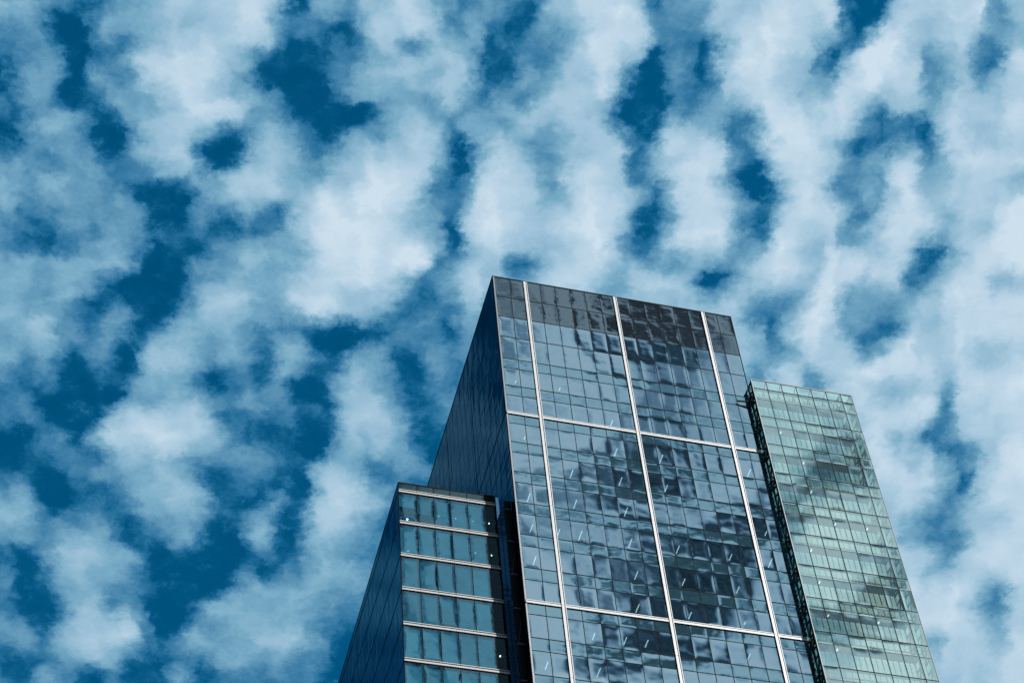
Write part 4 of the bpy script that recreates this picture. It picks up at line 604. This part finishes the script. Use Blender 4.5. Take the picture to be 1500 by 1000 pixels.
# dark joints of the left face
for y in (YS[6] + 0.95, YS[12] + 0.95):
    MB().box(-0.012, 0.1, y - 0.07, y + 0.07, TOP - 50, TOP - 0.10).build('side_joint', STEEL, tower)
for z in (floors[2] + 0.06, floors[8] + 0.06):
    MB().box(-0.016, 0.1, 0.1, DEPTH - 1, z - 0.07, z + 0.07).build('side_rail', STEEL, tower)
side_lines = MB()
for z0, z1, k in rows[:-1]: side_lines.box(-0.004, 0.06, 0.1, DEPTH - 1, z0 - 0.02, z0 + 0.02)
for y in YS[1:-1]: side_lines.box(-0.006, 0.06, y - 0.02, y + 0.02, TOP - 50, TOP - 0.1)
side_lines.build('side_grid', DARK, tower)
# white fins: a wide strip, a slot and a thin strip
for xf in (XS[2], XS[8], XS[14]):
    f = MB()
    zt = TOP - 0.22
    cuts = [zt] + [z0 for z0, z1, k in rows if k != 'spandrel']
    for a, b in zip(cuts[:-1], cuts[1:]):
        f.box(xf - 0.16, xf + 0.06, -0.16, -0.02, b + 0.012, a - 0.012)
        f.box(xf + 0.135, xf + 0.19, -0.16, -0.02, b + 0.012, a - 0.012)
    fo = f.build('fin', WHITE, tower)
    MB().box(xf - 0.17, xf + 0.17, -0.07, 0.08, ZLOW, zt - 0.02).build('slot', DARK, fo)
# white rails every six storeys
fx = [0.10] + [x for xf in (XS[2], XS[8], XS[14]) for x in (xf - 0.195, xf + 0.195)] + [XR - 0.02]
for z in (floors[2], floors[8], floors[14] if len(floors) > 14 else None):
    if z is None: continue
    r = MB(); sl = MB()
    for a, b in zip(fx[0::2], fx[1::2]):
        r.box(a, b, -0.10, -0.03, z - 0.18, z + 0.03)
        r.box(a, b, -0.085, -0.03, z + 0.12, z + 0.19)
        sl.box(a, b, -0.05, 0.05, z - 0.18, z + 0.20)
    sl.build('slot', DARK, r.build('rail', WHITE, tower))
# inside: slabs, ceilings, lights seen through the panes
ceilings = []
for k, z in enumerate(floors):
    s = MB(); s.box(0.3, XR - 0.3, 0.35, 11.0, z - 1.38, z - 0.25); ceilings.append(s.build('ceiling', CEILING, tower))
MB().box(0.3, XR - 0.3, 11.0, 11.2, ZLOW, TOP - 6.3).build('core_wall', CEILING, tower)
# tubes hang in rows across the rooms; these storeys have them switched on
LIT = {0: (1.72, 5.9), 1: (10.42, 22.1), 2: (2.0, 10.42, 14.66, 23.0), 3: (5.95, 10.41, 14.62), 4: (1.80, 5.92, 10.47, 23.3), 5: (1.73, 4.11, 10.41, 14.63, 19.38, 22.98, 6.0),
       6: (1.70, 10.47, 14.62, 19.42), 7: (10.12, 14.63, 19.39), 8: (8.63, 10.42, 5.99, 19.09), 9: (1.77, 6.0, 12.9, 17.3)}
tubes = []
lr = random.Random(11)
for k, xs in LIT.items():
    for x in xs:
        short = (k, x) in ((0, 1.72), (0, 5.9), (2, 2.0), (7, 19.39), (1, 22.1))
        tubes.append((x, 1.35, 0.35 if short else lr.uniform(0.75, 1.1), floors[k] - 1.38, k))
for xx, y0, ln, zc, k in tubes[:100]:
    MB().box(xx - 0.03, xx + 0.03, y0 + 0.1 - ln / 2, y0 + 0.1 + ln / 2, zc - 0.06, zc - 0.012).build('ceiling_light', TUBE, ceilings[k])
for k, i in ((2, 1), (3, 7), (4, 7), (5, 9), (6, 13), (7, 3), (9, 3), (10, 8), (5, 3), (6, 1), (8, 6)):
    z = floors[k] - ST
    x = XS[i]
    if i % 2: MB().box(x + 1.05, x + 1.3, 0.3, 0.34, z + 0.1, z + 0.9).build('window_blind', PALE, tower)
    else: MB().box(x + 0.1, x + 1.4, 0.3, 0.34, z + 0.06, z + 0.3).build('window_blind', PALE, tower)

# ------------------------------------------------------------------ the low wing on the left
WX0, WX1, WY, WD = -9.36, -0.95, 2.45, 32.0
WTOP = TOP - 28.96
WZ = [TOP - 30.06 - 3.862 * k for k in range(14)]
wing = thing('office_wing', (WX0, WY, G0), 'lower teal glass office wing with white horizontal rails, left of the tall tower', 'office block')
WXS = [WX0 + 0.06, -7.80, -6.33, -4.87, -3.39, -1.92, WX1]
def hole(a, b): return a + 0.025, b - 0.025
for k in range(len(WZ) - 1):
    zt, zb = WZ[k] - 0.24, WZ[k + 1] + 0.24
    if k > 5: break
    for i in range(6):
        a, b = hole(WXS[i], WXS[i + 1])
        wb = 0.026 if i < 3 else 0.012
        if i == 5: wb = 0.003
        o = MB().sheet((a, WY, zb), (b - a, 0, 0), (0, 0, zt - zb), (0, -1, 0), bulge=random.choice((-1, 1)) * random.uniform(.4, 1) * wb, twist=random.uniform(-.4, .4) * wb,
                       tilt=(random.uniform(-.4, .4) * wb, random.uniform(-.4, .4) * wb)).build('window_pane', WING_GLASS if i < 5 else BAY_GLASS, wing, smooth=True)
        if i < 5:
            drop = random.choice((0.02, 0.02, 0.03, 0.45)) if k > 0 else (1.9, 1.3, 0.3, 0.02, 0.02)[i]
            MB().box(a + 0.01, b - 0.01, WY + 0.14, WY + 0.16, zb + drop, zt - 0.02).build('window_blind', BLIND, o)
for i in range(6):
    a, b = hole(WXS[i], WXS[i + 1])
    MB().sheet((a, WY, WZ[0] + 0.28), (b - a, 0, 0), (0, 0, WTOP - WZ[0] - 0.34), (0, -1, 0), bulge=0.004).build('parapet_panel', WING_PARAPET if i < 5 else STEEL, wing, smooth=True)
for i in range(1, 6):
    MB().box(WXS[i] - 0.028, WXS[i] + 0.028, WY - 0.03, WY + 0.1, WZ[6], WTOP - 0.06).build('mullion', DARK, wing)
MB().box(WX1 - 0.04, WX1, WY - 0.03, WY + 0.1, WZ[6], WTOP - 0.06).build('corner_trim', DARK, wing)
MB().box(WX0 + 0.005, WX0 + 0.06, WY - 0.03, WY + 0.1, WZ[6], WTOP - 0.06).build('corner_trim', DARK, wing)
for k, z in enumerate(WZ[:7]):
    r = MB()
    cuts = [WX0 + 0.02] + WXS[1:]
    for a, b in zip(cuts[:-1], cuts[1:]):
        r.box(a + 0.004, b - 0.004, WY - 0.09, WY - 0.02, z - 0.13, z + 0.04)
        r.box(a + 0.004, b - 0.004, WY - 0.085, WY - 0.02, z + 0.16, z + 0.225)
    ro = r.build('rail', WING_METAL, wing)
    MB().box(WX0 + 0.06, WX1, WY - 0.012, WY + 0.12, z - 0.24, z + 0.275).build('slot', DARK, ro)
    MB().box(WX0 + 0.3, WX1 - 0.1, WY + 0.5, WY + 8, z - 0.45, z + 0.2).build('ceiling', CEILING, wing, loc=(0, 0, z))
for x, y, k in ((-8.02, 5.03, 0), (-5.47, 4.15, 0), (-4.0, 4.15, 0), (-2.5, 4.15, 0), (-1.03, 4.15, 0), (-8.04, 5.02, 1), (-2.48, 4.2, 1), (-1.03, 4.2, 1), (-1.06, 4.12, 4)):
    ce = [o for o in wing.children if o.name.startswith('ceiling')][k]
    MB().disc((x, y, WZ[k] - 0.50), 0.075, 0.03).build('downlight', SPOT, ce)
cp = MB(); cp.box(WX0 - 0.02, WX1, WY - 0.04, WY + 0.3, WTOP - 0.06, WTOP + 0.03); cp.box(WX0 - 0.02, WX0 + 0.3, WY + 0.3, WY + WD, WTOP - 0.06, WTOP + 0.03)
cp.build('coping', DARK, wing)
MB().box(WX0 + 0.05, WX1, WY + 0.1, WY + WD, WTOP - 0.4, WTOP - 0.08).build('roof', ROOF, wing)
# its left face
WYS = [WY + 0.1 + 1.5 * k for k in range(22)]
side = []
for k in range(7):
    zt, zb = (WTOP - 0.06, WZ[0] + 0.1) if k == 0 else (WZ[k - 1] - 0.1, WZ[k] + 0.1)
    for i in range(21):
        side.append(((WX0, WYS[i + 1] - 0.012, zb), (0, -(1.5 - 0.024), 0), (0, 0, zt - zb), (-1, 0, 0)))
pane_set('side_panel', side, WING_SIDE, wing, 'side_panels', 0.008)
for k in range(7):
    MB().box(WX0 - 0.012, WX0 + 0.1, WY + 0.1, WY + WD, WZ[k] - 0.09, WZ[k] + 0.09).build('side_rail', STEEL, wing)
sl = MB()
for y in WYS[1:]: sl.box(WX0 + 0.012, WX0 + 0.08, y - 0.012, y + 0.012, WZ[6], WTOP - 0.07)
sl.build('side_grid', DARK, wing)
bw = MB(); bw.box(WX0 + 0.1, WX0 + 0.3, WY + 0.3, WY + WD, G0, WTOP - 0.1); bw.box(WX0 + 0.3, WX1, WY + WD - 0.3, WY + WD, G0, WTOP - 0.1)
bw.box(WX0 + 0.3, WX1, WY + 8.0, WY + 8.2, G0, WTOP - 0.5); bw.box(WX1 - 0.1, WX1 + 0.1, WY + 0.3, WY + 8.0, G0, WTOP - 0.1)
bw.build('back_wall', STEEL, wing)
MB().box(WX0, WX1, WY, WY + 0.2, G0, WZ[6] - 0.3).build('lower_wall', WING_PARAPET, wing)
# recess between wing and tower: pier, dark glass, cross beams
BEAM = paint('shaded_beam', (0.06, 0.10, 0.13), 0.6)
pr = MB(); pr.box(-0.94, -0.64, 2.2, 2.6, G0, WTOP - 0.36); pr.build('pier', BLUE_PIER, wing)
lk = MB(); lk.box(-0.60, -0.03, 0.95, 1.05, G0, WTOP - 2.05); lk.build('recess_wall', STEEL, wing)
lk = MB(); lk.box(-0.62, -0.57, 1.05, 2.4, G0, WTOP - 2.05); lk.build('recess_side', glass('dark_blue_pier', (0.10, 0.20, 0.28), None, edge=0.3, back=(0.03, 0.07, 0.10)), wing)
for z in WZ[:7]:
    MB().box(-0.61, -0.04, 0.82, 0.94, z - 2.17, z - 2.05).build('cross_beam', BEAM, wing)
for z in (WZ[2], WZ[4]): MB().bar((-0.55, 0.9, z - 2.3), (-0.15, 0.9, z + 0.5), 0.03).build('brace', BEAM, wing)

# ------------------------------------------------------------------ the glazed stair tower on the right
BX, BX1, BY, BB = 24.12, 34.2, -1.0, 0.0
BT = TOP - 11.0
BP = 1.495
stair = thing('stair_tower', (BX, BY, G0), 'pale green see-through glass screen tower on steel truss blackened for shade, right of the tallest tower', 'glass tower')
BXS = [BX + 0.04] + [BX + BP * k for k in range(1, 7)] + [BX1]
bz = TOP - 16.33
brow = [(TOP - 12.25, BT - 0.04, 'sky'), (TOP - 13.81, TOP - 12.25, 'low'), (bz, TOP - 13.81, 'tall')]
bfl = [TOP - 12.25]
while bz > LOW:
    brow.append((bz - 1.38, bz, 'low')); brow.append((bz - 3.885, bz - 1.38, 'tall')); bfl.append(bz); bz -= 3.885
BLOW = bz
q = []
for z0, z1, k in brow:
    for i in range(7):
        q.append(((BXS[i] + 0.02, BY, z0 + 0.02), (BXS[i + 1] - BXS[i] - 0.04, 0, 0), (0, 0, z1 - z0 - 0.04), (0, -1, 0)))
pane_set('glass_pane', q, BOX_GLASS, stair, 'glass_panes', 0.004)
for i in range(1, 7): MB().box(BXS[i] - 0.022, BXS[i] + 0.022, BY - 0.03, BY + 0.06, BLOW, BT - 0.04).build('mullion', DARK, stair)
for z0, z1, k in brow[:-1]:
    d = 0.028 if k != 'low' else 0.01
    MB().box(BX + 0.04, BX1, BY - 0.024, BY + 0.06, z0 - d, z0 + d).build('transom', DARK if k != 'low' else GREY_STEEL, stair)
MB().box(BX, BX1 + 0.02, BY - 0.03, BY + 0.10, BT - 0.04, BT + 0.06).build('top_rail', GREY_STEEL, stair)
MB().box(BX, BX + 0.05, BY - 0.035, BY + 0.08, BLOW, BT - 0.04).build('edge_trim', PALE, stair)
MB().box(BX1, BX1 + 0.04, BY - 0.035, BY + 0.08, BLOW, BT - 0.04).build('edge_trim', GREY_STEEL, stair)
# back screen: pale glass between thin uprights
bq = MB()
for z0, z1, k in brow:
    for i in range(7): bq.sheet((BXS[i] + 0.02, BB, z0 + 0.02), (BXS[i + 1] - BXS[i] - 0.04, 0, 0), (0, 0, z1 - z0 - 0.04), (0, -1, 0), nu=1, nv=1)
bq.build('back_glazing', BOX_BACK, stair, kind='stuff')
for i in range(0, 7):
    n = 3 if i < 6 else 1
    for j in range(n):
        x = BXS[i] + (BXS[i + 1] - BXS[i]) * j / n
        wd = 0.09 if j == 0 else 0.05
        MB().box(x, x + wd, BB - 0.09, BB - 0.02, BLOW, BT - 0.05).build('back_upright', GREY_STEEL if j == 0 else PALE, stair)
for z in bfl: MB().box(BX + 0.1, BX1 - 0.1, BB - 0.06, BB + 0.04, z - 0.05, z + 0.05).build('back_rail', GREY_STEEL, stair)
for z in bfl: MB().box(BX + 0.1, BXS[6], BB - 0.05, BB + 0.02, z + 0.95, z + 1.0).build('handrail', GREY_STEEL, stair)
# landings: a soffit deck at the back, an open slot, an edge beam in front
for n, z in enumerate(bfl):
    zb = z - 1.38 if n else z - 1.56
    dk = MB(); dk.box(BX + 0.30, BXS[6] - 0.15, BY + 0.22, BB - 0.10, zb + 0.02, zb + 0.12)
    dk.build('landing', SOFFIT, stair)
    e = MB(); e.box(BX + 0.2, BX1 - 0.2, BY + 0.07, BY + 0.16, zb - 0.02, zb + 0.12); e.box(BX + 0.2, BX1 - 0.2, BY + 0.07, BY + 0.15, z - 0.16, z - 0.05)
    e.build('edge_beam', GREY_STEEL, stair)
    e = MB(); e.box(BX + 0.3, BXS[6] - 0.2, BB - 0.16, BB - 0.06, z - 0.62, z - 0.42); e.build('tie_beam', GREY_STEEL, stair)
    bk = MB()
    for i in range(1, 7): bk.bar((BXS[i], BY + 0.10, zb + 0.1), (BXS[i] - 0.25, BB - 0.12, z - 0.45), 0.07)
    bk.build('bracket', GREY_STEEL, stair)
tb = MB()
for i in range(1, 7): tb.bar((BXS[i] - 0.02, BY + 0.08, BT - 0.06), (BXS[i] - 0.22, BB - 0.1, BT - 1.2), 0.07)
tb.build('top_bracket', GREY_STEEL, stair)
MB().box(BX + 0.2, BX1 - 0.1, BB - 0.14, BB - 0.04, BT - 0.1, BT + 0.02).build('top_chord', GREY_STEEL, stair)
# trusses of the two side faces
def truss(x, mat, wide):
    ch = MB(); ch.box(x - 0.06, x + 0.06, BB - 0.10, BB - 0.02, BLOW, BT); ch.build('chord', mat, stair)
    ch = MB(); ch.box(x - 0.07, x + 0.07, BY + 0.09, BY + 0.09 + wide, BLOW, BT); ch.build('chord', mat, stair)
    MB().box(x - 0.06, x + 0.06, BY + 0.09, BB, BT - 0.14, BT).build('cross_beam', mat, stair)
    for k, z in enumerate(bfl):
        zb = z - 1.38 if k else z - 1.56
        zn = zb - 2.5
        zm = zb - 0.95
        for zz_ in (z, zb, zm):
            MB().box(x - 0.05, x + 0.05, BY + 0.09 + wide, BB - 0.10, zz_ - 0.06, zz_ + 0.06).build('cross_beam', mat, stair)
        MB().bar((x, BY + 0.25, zm), (x, BB - 0.06, zn + 0.1), 0.11).build('diagonal', mat, stair)
        MB().bar((x, BY + 0.25, zb), (x, BB - 0.06, z), 0.11).build('diagonal', mat, stair)
        MB().bar((x, BY + 0.25, z), (x, BB - 0.06, zb), 0.11).build('diagonal', mat, stair)
truss(BX + 0.10, STEEL, 0.26)  # near-black colour puts in the backlit shade on this side
truss(BX1 - 0.12, GREY_STEEL, 0.10)
truss(BXS[6] - 0.02, GREY_STEEL, 0.10)
for x in (BX + 0.005, BX1 - 0.005):
    for z0, z1, k in brow:
        MB().sheet((x, BB, z0 + 0.02), (0, BY - BB + 0.10, 0), (0, 0, z1 - z0 - 0.04), (-1, 0, 0), nu=1, nv=1).build('side_glass', BOX_SIDE, stair)
for xx, yy, z in [(BXS[i] + 0.45, BY + 0.75, bfl[k] - 1.38) for k, i in ((1, 1), (3, 2), (4, 5), (5, 1), (6, 1), (7, 1), (8, 1), (7, 4), (4, 3), (2, 2))]:
    MB().box(xx - 0.04, xx + 0.04, yy - 0.4, yy - 0.15, z - 0.06, z - 0.01).build('landing_light', TUBE, stair)
base = MB(); base.box(BX, BX1, BY, BB, G0, BLOW - 0.05); base.build('base', BOX_BACK, stair)
# ties back to the tower
MB().bar((22.6, -0.20, TOP - 13.62), (BX + 0.15, -0.45, TOP - 13.70), 0.12).build('tie', STEEL, stair)
for z in (floors[2], floors[8]): MB().bar((XR - 0.05, -0.1, z - 0.06), (BX + 0.25, -0.5, z - 0.06), 0.1).build('tie', WHITE, stair)
